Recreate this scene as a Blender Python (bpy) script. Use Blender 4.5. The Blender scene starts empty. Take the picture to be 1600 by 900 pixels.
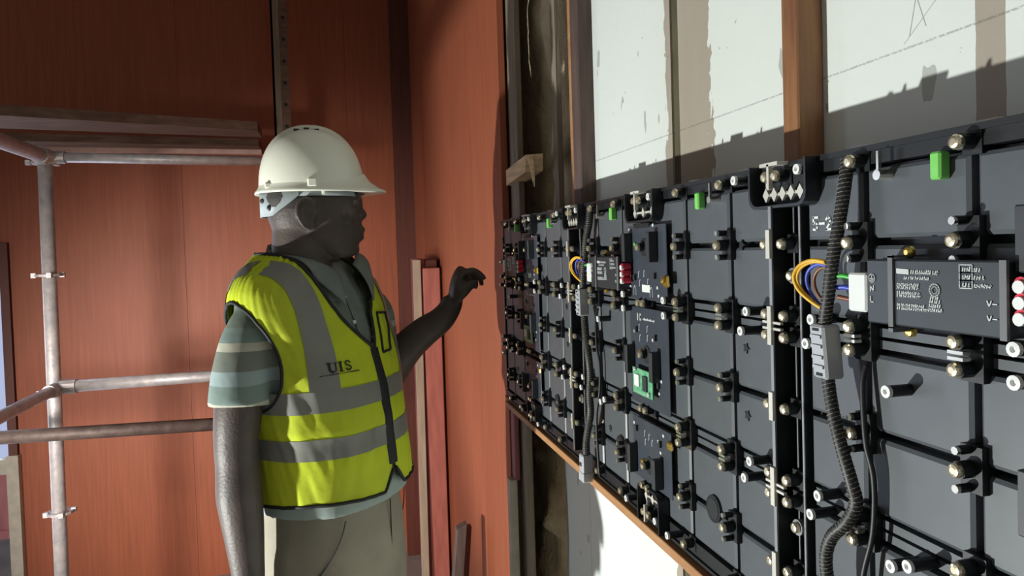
import bpy, bmesh, math, random
import numpy as np
from mathutils import Vector, noise
random.seed(7)
R_ = math.radians
SC = bpy.context.scene
COL = SC.collection

# ------------------------------------------------------------------ camera, world, lights, exposure
H = 1.60
YAW, PITCH, ROLL, FPX = 0.234231, 0.028878, -0.031068, 1123.43
_F = Vector((math.sin(YAW)*math.cos(PITCH), math.cos(YAW)*math.cos(PITCH), -math.sin(PITCH)))
_R = Vector((math.cos(YAW), -math.sin(YAW), 0)); _U = _R.cross(_F)
_c, _s = math.cos(ROLL), math.sin(ROLL)
_R2 = _R*_c + _U*_s; _U2 = _U*_c - _R*_s
cd = bpy.data.cameras.new('camera'); cam = bpy.data.objects.new('camera', cd); COL.objects.link(cam)
from mathutils import Matrix
cam.matrix_world = Matrix(((_R2.x, _U2.x, -_F.x, 0), (_R2.y, _U2.y, -_F.y, 0), (_R2.z, _U2.z, -_F.z, H), (0, 0, 0, 1)))
cd.sensor_fit = 'HORIZONTAL'; cd.sensor_width = 36; cd.lens = FPX/1600*36; cd.shift_y = -29/1600
cd.clip_start = 0.02
SC.camera = cam

w = bpy.data.worlds.new('world'); SC.world = w; w.use_nodes = True
bg = w.node_tree.nodes['Background']; bg.inputs[0].default_value = (1.0, 0.95, 0.88, 1); bg.inputs[1].default_value = 0.245

LAMP = Vector((-1.5, 1.21, .68))
ld = bpy.data.lights.new('work_light_bulb', 'SPOT'); ld.energy = 220; ld.color = (0.97, 1.0, 0.96); ld.shadow_soft_size = 0.022; ld.spot_size = R_(101); ld.spot_blend = .35
lo = bpy.data.objects.new('work_light_bulb', ld); lo.location = LAMP; COL.objects.link(lo)
lo.rotation_euler = Vector((1, -.10, .42)).to_track_quat('-Z', 'Y').to_euler()
# added unseen fill spot left of the camera, aimed low at the back wall
l2 = bpy.data.lights.new('back_wall_fill', 'SPOT'); l2.energy = 560; l2.color = (1.0, .93, .86); l2.shadow_soft_size = .30; l2.spot_size = R_(54); l2.spot_blend = 1.0
o2 = bpy.data.objects.new('back_wall_fill', l2); o2.location = (-1.75, .35, 1.15); COL.objects.link(o2)
o2.rotation_euler = (Vector((-.25, 3.9, .66))-Vector(o2.location)).to_track_quat('-Z', 'Y').to_euler()
# daylight entering through the door opening on the left of the back wall
ad = bpy.data.lights.new('door_daylight', 'AREA'); ad.energy = 26; ad.color = (0.72, 0.82, 1.0); ad.shape = 'RECTANGLE'; ad.size = 0.9; ad.size_y = 1.9
ao = bpy.data.objects.new('door_daylight', ad); ao.location = (-2.05, 3.80, 1.0); ao.rotation_euler = (R_(-90), 0, R_(14)); COL.objects.link(ao)

SC.view_settings.view_transform = 'Standard'; SC.view_settings.look = 'None'
SC.view_settings.gamma = 1; SC.view_settings.use_curve_mapping = False
SC.view_settings.exposure = 0.0

# ------------------------------------------------------------------ materials
def mat(name, col, rough=0.6, metal=0.0, vary=0.12, scale=20.0, bump=0.0, bscale=60.0, stretch=(1, 1, 1), col2=None, spec=0.5, trans=0.0, emit=None):
    m = bpy.data.materials.new(name); m.use_nodes = True
    nt = m.node_tree; b = nt.nodes['Principled BSDF']; L = nt.links
    tc = nt.nodes.new('ShaderNodeTexCoord'); mp = nt.nodes.new('ShaderNodeMapping'); mp.inputs['Scale'].default_value = stretch
    L.new(tc.outputs['Object'], mp.inputs['Vector'])
    n = nt.nodes.new('ShaderNodeTexNoise'); n.inputs['Scale'].default_value = scale; n.inputs['Detail'].default_value = 4
    L.new(mp.outputs[0], n.inputs['Vector'])
    r = nt.nodes.new('ShaderNodeValToRGB')
    r.color_ramp.elements[0].position = 0.3; r.color_ramp.elements[1].position = 0.72
    c2 = col2 or tuple(min(1, c*(1+vary)) for c in col); c1 = tuple(c*(1-vary) for c in col) if not col2 else col
    r.color_ramp.elements[0].color = (*c1, 1); r.color_ramp.elements[1].color = (*c2, 1)
    L.new(n.outputs['Fac'], r.inputs[0]); L.new(r.outputs[0], b.inputs['Base Color'])
    b.inputs['Roughness'].default_value = rough; b.inputs['Metallic'].default_value = metal
    b.inputs['Specular IOR Level'].default_value = spec
    if bump:
        n2 = nt.nodes.new('ShaderNodeTexNoise'); n2.inputs['Scale'].default_value = bscale; n2.inputs['Detail'].default_value = 5
        L.new(mp.outputs[0], n2.inputs['Vector'])
        bp = nt.nodes.new('ShaderNodeBump'); bp.inputs['Strength'].default_value = bump; bp.inputs['Distance'].default_value = 0.01
        L.new(n2.outputs['Fac'], bp.inputs['Height']); L.new(bp.outputs[0], b.inputs['Normal'])
    if trans: b.inputs['Transmission Weight'].default_value = trans
    if emit:
        b.inputs['Emission Color'].default_value = (*emit[0], 1); b.inputs['Emission Strength'].default_value = emit[1]
    return m

M = {}
M['orange'] = mat('orange_laminate', (0.33, 0.094, 0.045), 0.5, vary=.12, scale=9, stretch=(9, 9, .35), spec=.3)
M['orange_dark'] = mat('dark_trim_wood', (0.10, 0.022, 0.012), 0.55, vary=.2, scale=8, stretch=(8, 8, .4))
M['redwood'] = mat('red_stained_timber', (0.46, 0.145, 0.11), 0.6, scale=14, stretch=(3, 3, .5), vary=.18)
M['purplewood'] = mat('pink_painted_timber', (0.30, 0.10, 0.11), 0.6, scale=14, stretch=(3, 3, .5), vary=.18)
M['beige'] = mat('pale_timber', (0.42, 0.33, 0.24), 0.7, scale=12, stretch=(4, 4, .5), vary=.2)
M['greywood'] = mat('weathered_timber', (0.23, 0.19, 0.14), 0.8, scale=12, stretch=(4, 4, .4), vary=.25, bump=.3)
M['stud'] = mat('stained_stud', (0.34, 0.16, 0.06), 0.55, scale=10, stretch=(5, 5, .7), col2=(0.14, 0.05, 0.03), vary=.3)
M['stud_d'] = mat('dark_stud', (0.095, 0.06, 0.05), 0.65, scale=10, stretch=(5, 5, .6), vary=.35)
M['plank'] = mat('yellow_pine', (0.46, 0.25, 0.11), 0.6, scale=14, stretch=(3, .6, 3), col2=(.34, .15, .06))
M['splint'] = mat('fresh_pine', (0.72, 0.52, 0.32), 0.75, scale=30, stretch=(1, .3, 3), vary=.25)
M['steel'] = mat('galvanised_tube', (0.40, 0.39, 0.41), 0.5, .35, col2=(.62, .56, .54), scale=30, bump=.2)
M['steel_d'] = mat('rusty_tube', (0.12, 0.085, 0.075), 0.6, .3, vary=.3, scale=25, bump=.2)
M['boardwood'] = mat('dusty_scaffold_board', (0.16, 0.10, 0.07), 0.85, vary=.3, scale=16, stretch=(.5, 3, 3), bump=.3)
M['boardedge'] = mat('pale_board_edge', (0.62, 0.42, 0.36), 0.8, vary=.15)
M['concrete'] = mat('dusty_concrete', (0.26, 0.24, 0.22), 0.9, vary=.2, scale=5, bump=.2)
M['insul'] = mat('mineral_wool', (0.36, 0.29, 0.18), 0.95, col2=(.60, .51, .35), scale=10, bump=.9, bscale=90)
M['brownboard'] = mat('brown_backing_board', (0.21, 0.15, 0.10), 0.85, vary=.3, scale=5, stretch=(1, 2, .6))
M['cream'] = mat('cream_paint', (0.46, 0.42, 0.34), 0.7, vary=.15)
M['gapdark'] = mat('dark_olive_batten', (0.10, 0.085, 0.05), 0.8, vary=.2)
# LED hardware
M['plate'] = mat('charcoal_plastic', (0.076, 0.086, 0.096), 0.42, col2=(.092, .104, .116), scale=26, spec=.5)
M['black'] = mat('black_plastic', (0.008, 0.010, 0.012), 0.45, vary=.2)
M['blackrim'] = mat('black_rim', (0.014, 0.017, 0.020), 0.35, vary=.2)
M['deep'] = mat('black_recess', (0.006, 0.008, 0.009), 0.7, vary=.2)
M['hub'] = mat('navy_circuit_board', (0.042, 0.052, 0.070), 0.4, vary=.1, scale=40)
M['conn'] = mat('grey_black_connector', (0.03, 0.033, 0.038), 0.5, vary=.2)
M['silver'] = mat('bright_steel', (0.80, 0.78, 0.70), 0.22, .9, vary=.08)
M['brass'] = mat('pale_brass', (0.80, 0.72, 0.52), 0.25, .85, vary=.1)
M['gold'] = mat('gold_brass', (0.85, 0.60, 0.15), 0.25, .9, vary=.1)
M['clip'] = mat('pale_alloy', (0.62, 0.60, 0.54), 0.45, .2, vary=.1)
M['alloy'] = mat('grey_alloy_edge', (0.28, 0.29, 0.30), 0.4, .4, vary=.1)
M['greymetal'] = mat('grey_painted_metal', (0.13, 0.135, 0.14), 0.5, vary=.08)
M['white'] = mat('white_plastic', (0.80, 0.82, 0.80), 0.4, vary=.04)
M['print'] = mat('white_print', (0.62, 0.66, 0.66), 0.6, vary=.1)
M['greenpl'] = mat('green_plastic', (0.10, 0.50, 0.06), 0.3, vary=.2, col2=(.25, .72, .16))
M['pcbgreen'] = mat('green_pcb', (0.04, 0.30, 0.13), 0.4, col2=(.25, .52, .34), scale=160)
M['psu'] = mat('psu_casing', (0.030, 0.037, 0.043), 0.38, vary=.08)
M['red'] = mat('red_plastic', (0.65, 0.03, 0.06), 0.35)
M['sleeve'] = mat('black_braid', (0.012, 0.012, 0.014), 0.5)
M['thread'] = mat('pale_braid_thread', (0.22, 0.21, 0.17), 0.6)
M['clipgrey'] = mat('grey_connector', (0.42, 0.44, 0.47), 0.4, vary=.06)
M['wy'] = mat('yellow_wire', (0.85, 0.48, 0.03), 0.4); M['wb'] = mat('blue_wire', (0.06, 0.09, 0.55), 0.4); M['wbr'] = mat('brown_wire', (0.22, 0.08, 0.04), 0.4)
M['wg'] = mat('green_wire', (0.05, 0.45, 0.05), 0.4)
# person
M['skin'] = mat('dark_skin', (0.066, 0.048, 0.040), 0.54, vary=.22, scale=14, bump=.12, bscale=180, spec=.5)
M['lime'] = mat('lime_hi_vis_fabric', (0.56, 0.66, 0.012), 0.8, col2=(.42, .48, .02), scale=7, bump=.18, bscale=30)
M['reflect'] = mat('grey_reflective_tape', (0.20, 0.20, 0.175), 0.5, vary=.1, scale=9)
M['pipe'] = mat('black_piping', (0.012, 0.013, 0.014), 0.7)
M['trouser'] = mat('khaki_cotton', (0.27, 0.245, 0.19), 0.9, vary=.14, scale=8, bump=.35, bscale=14)
M['shirtrim'] = mat('grey_green_cotton', (0.17, 0.19, 0.175), 0.9, vary=.15, scale=30)
M['helmet'] = mat('ivory_helmet_plastic', (0.80, 0.80, 0.68), 0.32, vary=.03, scale=6)
M['strap'] = mat('blue_grey_harness', (0.34, 0.38, 0.40), 0.5, vary=.08)
M['shoe'] = mat('brown_boot_leather', (0.05, 0.035, 0.025), 0.6)
M['hair'] = mat('short_black_hair', (0.030, 0.024, 0.021), 0.7, bump=.15, bscale=400)
M['eye'] = mat('eye_white', (0.10, 0.085, 0.075), 0.3)

def nodes_mat(name, rough):
    m = bpy.data.materials.new(name); m.use_nodes = True
    nt = m.node_tree; b = nt.nodes['Principled BSDF']; b.inputs['Roughness'].default_value = rough
    return m, nt, b
def mth(nt, op, a, b=None, c=None):
    n = nt.nodes.new('ShaderNodeMath'); n.operation = op
    for i, v in enumerate((a, b, c)):
        if v is None: continue
        if isinstance(v, (int, float)): n.inputs[i].default_value = v
        else: nt.links.new(v, n.inputs[i])
    return n.outputs[0]
def mix(nt, fac, a, b):
    n = nt.nodes.new('ShaderNodeMix'); n.data_type = 'RGBA'
    nt.links.new(fac, n.inputs['Factor'])
    for v, i in ((a, 6), (b, 7)):
        if isinstance(v, tuple): n.inputs[i].default_value = (*v, 1)
        else: nt.links.new(v, n.inputs[i])
    return n.outputs[2]

def white_wall_mat():
    m, nt, b = nodes_mat('white_painted_board', 0.55)
    tc = nt.nodes.new('ShaderNodeTexCoord'); sp = nt.nodes.new('ShaderNodeSeparateXYZ'); nt.links.new(tc.outputs['Object'], sp.inputs[0])
    y, z = sp.outputs[1], sp.outputs[2]
    def nz(scale, detail=5, stretch=(1, 1, 1)):
        mp = nt.nodes.new('ShaderNodeMapping'); mp.inputs['Scale'].default_value = stretch; nt.links.new(tc.outputs['Object'], mp.inputs[0])
        n = nt.nodes.new('ShaderNodeTexNoise'); n.inputs['Scale'].default_value = scale; n.inputs['Detail'].default_value = detail
        nt.links.new(mp.outputs[0], n.inputs['Vector']); return n.outputs['Fac']
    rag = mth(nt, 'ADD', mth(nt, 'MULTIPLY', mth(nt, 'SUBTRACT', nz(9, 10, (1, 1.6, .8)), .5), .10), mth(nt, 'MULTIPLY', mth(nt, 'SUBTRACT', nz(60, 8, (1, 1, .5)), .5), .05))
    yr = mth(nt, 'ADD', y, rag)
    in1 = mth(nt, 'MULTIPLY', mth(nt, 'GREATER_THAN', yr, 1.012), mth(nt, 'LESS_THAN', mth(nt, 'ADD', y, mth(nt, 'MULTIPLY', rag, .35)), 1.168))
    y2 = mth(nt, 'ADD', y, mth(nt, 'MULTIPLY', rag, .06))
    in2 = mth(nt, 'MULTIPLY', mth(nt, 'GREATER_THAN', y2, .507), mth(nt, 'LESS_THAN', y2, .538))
    bare = mth(nt, 'MAXIMUM', in1, in2)  # bare board at the joint, plus a narrow straight strip in the same tan
    # scuffs
    sc = mth(nt, 'GREATER_THAN', nz(26, 2, (1, 1, .45)), .715)
    sc2 = mth(nt, 'GREATER_THAN', nz(70, 2), .765)
    spots = mth(nt, 'MAXIMUM', mth(nt, 'MULTIPLY', sc, .55), mth(nt, 'MULTIPLY', sc2, .6))
    # snapped chalk line and fine pencil strokes
    zl = mth(nt, 'ABSOLUTE', mth(nt, 'SUBTRACT', z, 1.790))
    chalk = mth(nt, 'MULTIPLY', mth(nt, 'LESS_THAN', zl, .0011), mth(nt, 'GREATER_THAN', nz(420, 3), .44))
    pencil = None
    for a, k, z0, lo_, hi in ((.615, -.25, 1.80, 1.80, 1.86), (.592, .35, 1.80, 1.805, 1.87), (.622, -1.3, 1.795, 1.795, 1.83)):
        d = mth(nt, 'ABSOLUTE', mth(nt, 'SUBTRACT', mth(nt, 'SUBTRACT', y, a), mth(nt, 'MULTIPLY', mth(nt, 'SUBTRACT', z, z0), k)))
        q = mth(nt, 'MULTIPLY', mth(nt, 'LESS_THAN', d, .0007), mth(nt, 'MULTIPLY', mth(nt, 'GREATER_THAN', z, lo_), mth(nt, 'LESS_THAN', z, hi)))
        pencil = q if pencil is None else mth(nt, 'MAXIMUM', pencil, q)
    marks = mth(nt, 'MAXIMUM', mth(nt, 'MULTIPLY', chalk, .45), mth(nt, 'MULTIPLY', pencil, .6))
    cl = nz(3, 6)
    base = mix(nt, cl, (.74, .80, .76), (.80, .84, .79))
    tanc = mix(nt, nz(7, 6, (1, 2, .5)), (.36, .31, .25), (.46, .41, .34))
    c = mix(nt, bare, base, tanc); c = mix(nt, spots, c, (.25, .24, .20)); c = mix(nt, marks, c, (.10, .10, .10))
    nt.links.new(c, b.inputs['Base Color'])
    bp = nt.nodes.new('ShaderNodeBump'); bp.inputs['Strength'].default_value = .25; bp.inputs['Distance'].default_value = .004
    nt.links.new(mth(nt, 'ADD', nz(40, 6), mth(nt, 'MULTIPLY', bare, -.8)), bp.inputs['Height']); nt.links.new(bp.outputs[0], b.inputs['Normal'])
    return m
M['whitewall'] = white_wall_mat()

def shirt_mat():
    m, nt, b = nodes_mat('striped_polo_cotton', 0.9)
    tc = nt.nodes.new('ShaderNodeTexCoord'); sp = nt.nodes.new('ShaderNodeSeparateXYZ'); nt.links.new(tc.outputs['Object'], sp.inputs[0])
    n = nt.nodes.new('ShaderNodeTexNoise'); n.inputs['Scale'].default_value = 6; nt.links.new(tc.outputs['Object'], n.inputs['Vector'])
    z = mth(nt, 'ADD', sp.outputs[2], mth(nt, 'MULTIPLY', mth(nt, 'SUBTRACT', n.outputs['Fac'], .5), .012))
    f = mth(nt, 'FRACT', mth(nt, 'DIVIDE', mth(nt, 'SUBTRACT', z, 1.3105), .1125))
    r = nt.nodes.new('ShaderNodeValToRGB'); r.color_ramp.interpolation = 'CONSTANT'
    els = [(0, (.42, .41, .33)), (.07, (.17, .225, .205)), (.37, (.27, .34, .34)), (.60, (.165, .18, .15)), (.925, (.44, .43, .35))]
    e = r.color_ramp.elements
    e[0].position, e[0].color = 0, (*els[0][1], 1); e[1].position, e[1].color = els[1][0], (*els[1][1], 1)
    for p_, c_ in els[2:]:
        x = e.new(p_); x.color = (*c_, 1)
    nt.links.new(f, r.inputs[0])
    # above the sleeve pattern the polo is plain grey green
    g = mth(nt, 'GREATER_THAN', z, 1.459)
    top = mix(nt, mth(nt, 'GREATER_THAN', z, 1.50), (.15, .18, .145), (.24, .265, .235))
    c = mix(nt, g, r.outputs[0], top)
    low = mth(nt, 'LESS_THAN', z, 1.16)
    c = mix(nt, low, c, (.30, .36, .335))
    nt.links.new(c, b.inputs['Base Color'])
    n2 = nt.nodes.new('ShaderNodeTexNoise'); n2.inputs['Scale'].default_value = 18; nt.links.new(tc.outputs['Object'], n2.inputs['Vector'])
    bp = nt.nodes.new('ShaderNodeBump'); bp.inputs['Strength'].default_value = .4; bp.inputs['Distance'].default_value = .01
    nt.links.new(n2.outputs['Fac'], bp.inputs['Height']); nt.links.new(bp.outputs[0], b.inputs['Normal'])
    return m
M['shirt'] = shirt_mat()

# ------------------------------------------------------------------ mesh helpers
class MB:
    def __init__(s): s.v = []; s.f = []; s.mi = []
    def add(s, vs, fs, mi=0):
        o = len(s.v); s.v += [tuple(p) for p in vs]
        s.f += [tuple(i+o for i in f) for f in fs]; s.mi += [mi]*len(fs)
        return s
    def box(s, a, b, mi=0):
        x0, x1 = sorted((a[0], b[0])); y0, y1 = sorted((a[1], b[1])); z0, z1 = sorted((a[2], b[2]))
        vs = [(x0, y0, z0), (x1, y0, z0), (x1, y1, z0), (x0, y1, z0), (x0, y0, z1), (x1, y0, z1), (x1, y1, z1), (x0, y1, z1)]
        return s.add(vs, [(0, 3, 2, 1), (4, 5, 6, 7), (0, 1, 5, 4), (1, 2, 6, 5), (2, 3, 7, 6), (3, 0, 4, 7)], mi)
    def hexa(s, vs, mi=0):
        return s.add(vs, [(0, 3, 2, 1), (4, 5, 6, 7), (0, 1, 5, 4), (1, 2, 6, 5), (2, 3, 7, 6), (3, 0, 4, 7)], mi)
    def cyl(s, p0, p1, r0, r1=None, n=12, mi=0):
        return s.tube([p0, p1], [r0, r0 if r1 is None else r1], n, mi)
    def tube(s, pts, r, n=8, mi=0, cap=True, flat=None):
        pts = [Vector(p) for p in pts]; k = len(pts)
        rs = r if isinstance(r, (list, tuple)) else [r]*k
        t0 = (pts[1]-pts[0]).normalized()
        up = Vector((0, 0, 1)) if abs(t0.z) < .9 else Vector((1, 0, 0))
        a = t0.cross(up).normalized(); rings = []
        for i, p in enumerate(pts):
            t = (pts[min(i+1, k-1)]-pts[max(i-1, 0)]).normalized()
            a = (a - t*a.dot(t)).normalized(); b = t.cross(a)
            rings.append([p + (a*math.cos(2*math.pi*j/n) + b*math.sin(2*math.pi*j/n))*rs[i] for j in range(n)])
        return s.loft(rings, cap, mi)
    def loft(s, rings, cap=True, mi=0, closed=True):
        n = len(rings[0]); vs = [p for r in rings for p in r]; fs = []
        for i in range(len(rings)-1):
            for j in range(n if closed else n-1):
                j2 = (j+1) % n
                fs.append((i*n+j, i*n+j2, (i+1)*n+j2, (i+1)*n+j))
        if cap: fs += [tuple(range(n-1, -1, -1)), tuple((len(rings)-1)*n+j for j in range(n))]
        return s.add(vs, fs, mi)
    def ell(s, c, r, nu=16, nv=10, mi=0, ax=None):
        c = Vector(c); ax = ax or (Vector((1, 0, 0)), Vector((0, 1, 0)), Vector((0, 0, 1)))
        rings = []
        for i in range(1, nv):
            p = math.pi*i/nv
            rings.append([c + ax[0]*(r[0]*math.sin(p)*math.cos(2*math.pi*j/nu)) + ax[1]*(r[1]*math.sin(p)*math.sin(2*math.pi*j/nu)) + ax[2]*(-r[2]*math.cos(p)) for j in range(nu)])
        return s.loft(rings, True, mi)
    def mesh(s, name, mats, org=(0, 0, 0), smooth=False, bevel=0.0):
        me = bpy.data.meshes.new(name)
        o = Vector(org)
        me.from_pydata([Vector(p)-o for p in s.v], [], s.f)
        for m_ in (mats if isinstance(mats, (list, tuple)) else [mats]): me.materials.append(M[m_] if isinstance(m_, str) else m_)
        me.polygons.foreach_set('material_index', s.mi)
        bm = bmesh.new(); bm.from_mesh(me); bmesh.ops.recalc_face_normals(bm, faces=bm.faces)
        if bevel: bmesh.ops.bevel(bm, geom=list(bm.edges), offset=bevel, segments=1, affect='EDGES', clamp_overlap=True)
        bm.to_mesh(me); bm.free()
        if smooth: me.polygons.foreach_set('use_smooth', [True]*len(me.polygons))
        me.update(); return me
    def build(s, name, mats, parent=None, org=None, smooth=False, bevel=0.0):
        o = org if org is not None else (root_of(parent).location if parent else (0, 0, 0))
        me = s.mesh(name, mats, o, smooth, bevel)
        return put(name, me, parent, (0, 0, 0) if parent else o)

def root_of(o):
    while o.parent: o = o.parent
    return o
def put(name, me, parent=None, loc=(0, 0, 0)):
    ob = bpy.data.objects.new(name, me); COL.objects.link(ob); ob.location = loc; ob.parent = parent
    return ob
def tag(o, label=None, cat=None, group=None, kind=None):
    if label: o['label'] = label
    if cat: o['category'] = cat
    if group: o['group'] = group
    if kind: o['kind'] = kind
    return o
def thing(name, label, cat, loc, group=None):
    o = bpy.data.objects.new(name, None); COL.objects.link(o); o.location = loc; o.empty_display_size = .05
    return tag(o, label, cat, group)
def struct(name, mb, m, label=None):
    o = mb.build(name, m); o['kind'] = 'structure'
    if label: o['label'] = label
    return o
def remesh(name, mb, m, parent, voxel, iters, factor=.5):
    o = mb.build(name, m, parent, smooth=True)
    r = o.modifiers.new('r', 'REMESH'); r.mode = 'VOXEL'; r.voxel_size = voxel; r.use_smooth_shade = True
    sm = o.modifiers.new('s', 'SMOOTH'); sm.factor = factor; sm.iterations = iters
    dg = bpy.context.evaluated_depsgraph_get()
    me = bpy.data.meshes.new_from_object(o.evaluated_get(dg), depsgraph=dg)
    old = o.data; o.modifiers.clear(); o.data = me; me.name = name; bpy.data.meshes.remove(old)
    me.materials.clear(); me.materials.append(M[m])
    me.polygons.foreach_set('use_smooth', [True]*len(me.polygons)); me.polygons.foreach_set('material_index', [0]*len(me.polygons))
    return o

# ------------------------------------------------------------------ the setting
YA = 3.85                                   # back wall
struct('floor', MB().box((-3.2, -1.6, -.05), (.9, 5.2, 0)), 'concrete', 'dusty grey concrete floor')
struct('ceiling', MB().box((-3.2, -1.6, 3.12), (.9, 5.2, 3.2)), 'concrete', 'bare concrete soffit')
wa = struct('wall_back', MB().box((-1.51, YA, 0), (.62, YA+.06, 3.12)).box((-2.95, YA, 1.70), (-1.51, YA+.06, 3.12)).box((-3.2, YA, 0), (-2.75, YA+.06, 3.12)), 'orange', 'orange brown laminate wall behind the worker')
# laminate sheets of the back wall, standing slightly proud, joints between
xs = [-1.51, -.745, .06, .30]
for i in range(3):
    for z0, z1 in ((0.0, 3.12),):
        MB().box((xs[i]+.0006, YA-.012, z0), (xs[i+1]-.0006, YA, z1)).build('laminate_panel', 'orange', wa)
# dark corner trim
struct('trim_1', MB().box((.293, YA-.075, 0), (.40, YA-.0, 3.12)), 'orange_dark', 'dark wooden corner trim')
# right hand cladding of the same laminate, from the corner to the opened wall
P0, P1 = Vector((.386, YA, 0)), Vector((.452, 1.985, 0))
d = (P1-P0).normalized(); nrm = Vector((d.y, -d.x, 0)) * -1
def slab(a, b, z0, z1, th):
    off = Vector((1, 0, 0))*th
    return [a+Vector((0, 0, z0)), b+Vector((0, 0, z0)), b+off+Vector((0, 0, z0)), a+off+Vector((0, 0, z0)), a+Vector((0, 0, z1)), b+Vector((0, 0, z1)), b+off+Vector((0, 0, z1)), a+off+Vector((0, 0, z1))]
wr = struct('wall_right', MB().hexa(slab(P0, P1, 0, 3.7, .018)), 'orange', 'orange laminate cladding beside the opened wall')
# opened wall: white boards far behind the screen
XW = .565
ww = struct('wall_inner', MB().box((XW+.012, -1.2, 0), (XW+.06, 2.7, 3.12)), 'brownboard', 'backing of the opened wall')
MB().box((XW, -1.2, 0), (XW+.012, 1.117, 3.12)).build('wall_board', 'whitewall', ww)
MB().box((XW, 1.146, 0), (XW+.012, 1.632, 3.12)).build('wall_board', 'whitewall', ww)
MB().box((XW+.004, 1.117, 0), (XW+.012, 1.146, 3.12)).build('joint_batten', 'gapdark', ww)
MB().box((XW+.004, 1.632, 1.2), (XW+.012, 1.76, 3.12)).build('backing_strip', 'brownboard', ww)
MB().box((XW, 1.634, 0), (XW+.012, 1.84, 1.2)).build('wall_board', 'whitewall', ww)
# door opening with daylight outside
dj = struct('door_1', MB().box((-1.549, YA-.03, 0.70), (-1.512, YA+.10, 1.70)), 'orange_dark', 'dark frame of the daylit opening at the left edge')
MB().box((-1.556, YA-.045, 0), (-1.505, YA+.05, .70)).build('door_jamb', 'cream', dj)
MB().box((-1.549, YA-.03, 1.585), (-2.75, YA+.09, 1.70)).build('door_head', 'orange_dark', dj)
MB().box((-1.556, YA+.02, .60), (-2.75, YA+.06, .67)).build('door_rail', 'cream', dj)
MB().box((-1.556, YA+.03, .33), (-2.75, YA+.05, .60)).build('door_panel', 'purplewood', dj)
MB().box((-1.556, YA+.02, .29), (-2.75, YA+.06, .33)).build('door_rail', 'purplewood', dj)
om = bpy.data.materials.new('daylight_sky'); om.use_nodes = True
ont = om.node_tree; ont.nodes.remove(ont.nodes['Principled BSDF']); em = ont.nodes.new('ShaderNodeEmission'); em.inputs[0].default_value = (.62, .70, 1, 1); em.inputs[1].default_value = .72
ont.links.new(em.outputs[0], ont.nodes['Material Output'].inputs[0])
sk = MB().box((-5.5, 6.4, -.3), (-1.3, 6.45, 4)).build('wall_outside', om); sk['kind'] = 'structure'; sk['label'] = 'hazy daylight sky outside the opening'

# ------------------------------------------------------------------ timber around the opened wall
def plain(name, mb, m, label, cat, group=None, bevel=.0, smooth=False):
    o = mb.build(name, m, bevel=bevel, smooth=smooth); return tag(o, label, cat, group)
def recentre(o):
    me = o.data; n = len(me.vertices); co = np.empty(n*3); me.vertices.foreach_get('co', co); co = co.reshape(-1, 3)
    c = np.array([(co[:, 0].min()+co[:, 0].max())/2, (co[:, 1].min()+co[:, 1].max())/2, co[:, 2].min()])
    me.vertices.foreach_set('co', (co-c).ravel()); o.location = Vector(o.location)+Vector(c); return o

plain('timber_stud', MB().box((.53, .747, 1.25), (XW, .778, 3.12), 0), 'stud', 'orange brown wooden stud on white wall between the tan strips, nearest the camera', 'stud', 'studs of the opened wall', bevel=.002)
plain('timber_stud', MB().box((.53, 1.528, 1.25), (XW, 1.580, 3.12)), 'stud_d', 'dark wooden stud at the left edge of the white boards', 'stud', 'studs of the opened wall', bevel=.002)
plain('timber_stud', MB().box((.476, 1.885, 0), (.492, 1.98, 3.12)), 'greywood', 'weathered grey stud beside the end of the orange cladding', 'stud', 'studs of the opened wall', bevel=.002)
plain('timber_batten', MB().box((.535, 1.590, 1.25), (XW, 1.612, 3.12)), 'plank', 'thin yellowish batten against the dark stud', 'batten', bevel=.001)
plain('timber_batten', MB().box((.520, 1.665, 1.2), (.534, 1.70, 3.1)), 'greywood', 'pale streaked batten between insulation and dark stud', 'batten', bevel=.001)
plain('timber_strip', MB().box((.456, 1.945, .95), (.470, 1.985, 1.22)), 'purplewood', 'pinkish timber strip below the far end of the screen', 'timber', bevel=.001)
plain('timber_strip', MB().box((.440, 1.95, 0), (.462, 1.985, .95)), 'cream', 'pale cream timber strip at the foot of the orange cladding edge', 'timber', bevel=.001)
# broken noggin with a splinter
nb = thing('timber_offcut', 'short broken pine block with a hanging splinter above the screen', 'timber', (.49, 1.84, 1.79))
MB().hexa([(.458, 1.745, 1.790), (.458, 1.955, 1.776), (.50, 1.955, 1.776), (.50, 1.73, 1.792), (.458, 1.735, 1.832), (.458, 1.955, 1.818), (.50, 1.955, 1.818), (.50, 1.725, 1.834)]).build('block', 'splint', nb)
MB().tube([(.47, 1.735, 1.825), (.468, 1.712, 1.800), (.466, 1.698, 1.768), (.466, 1.690, 1.748)], [.011, .007, .004, .0008], 6).build('splinter', 'splint', nb)
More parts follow.
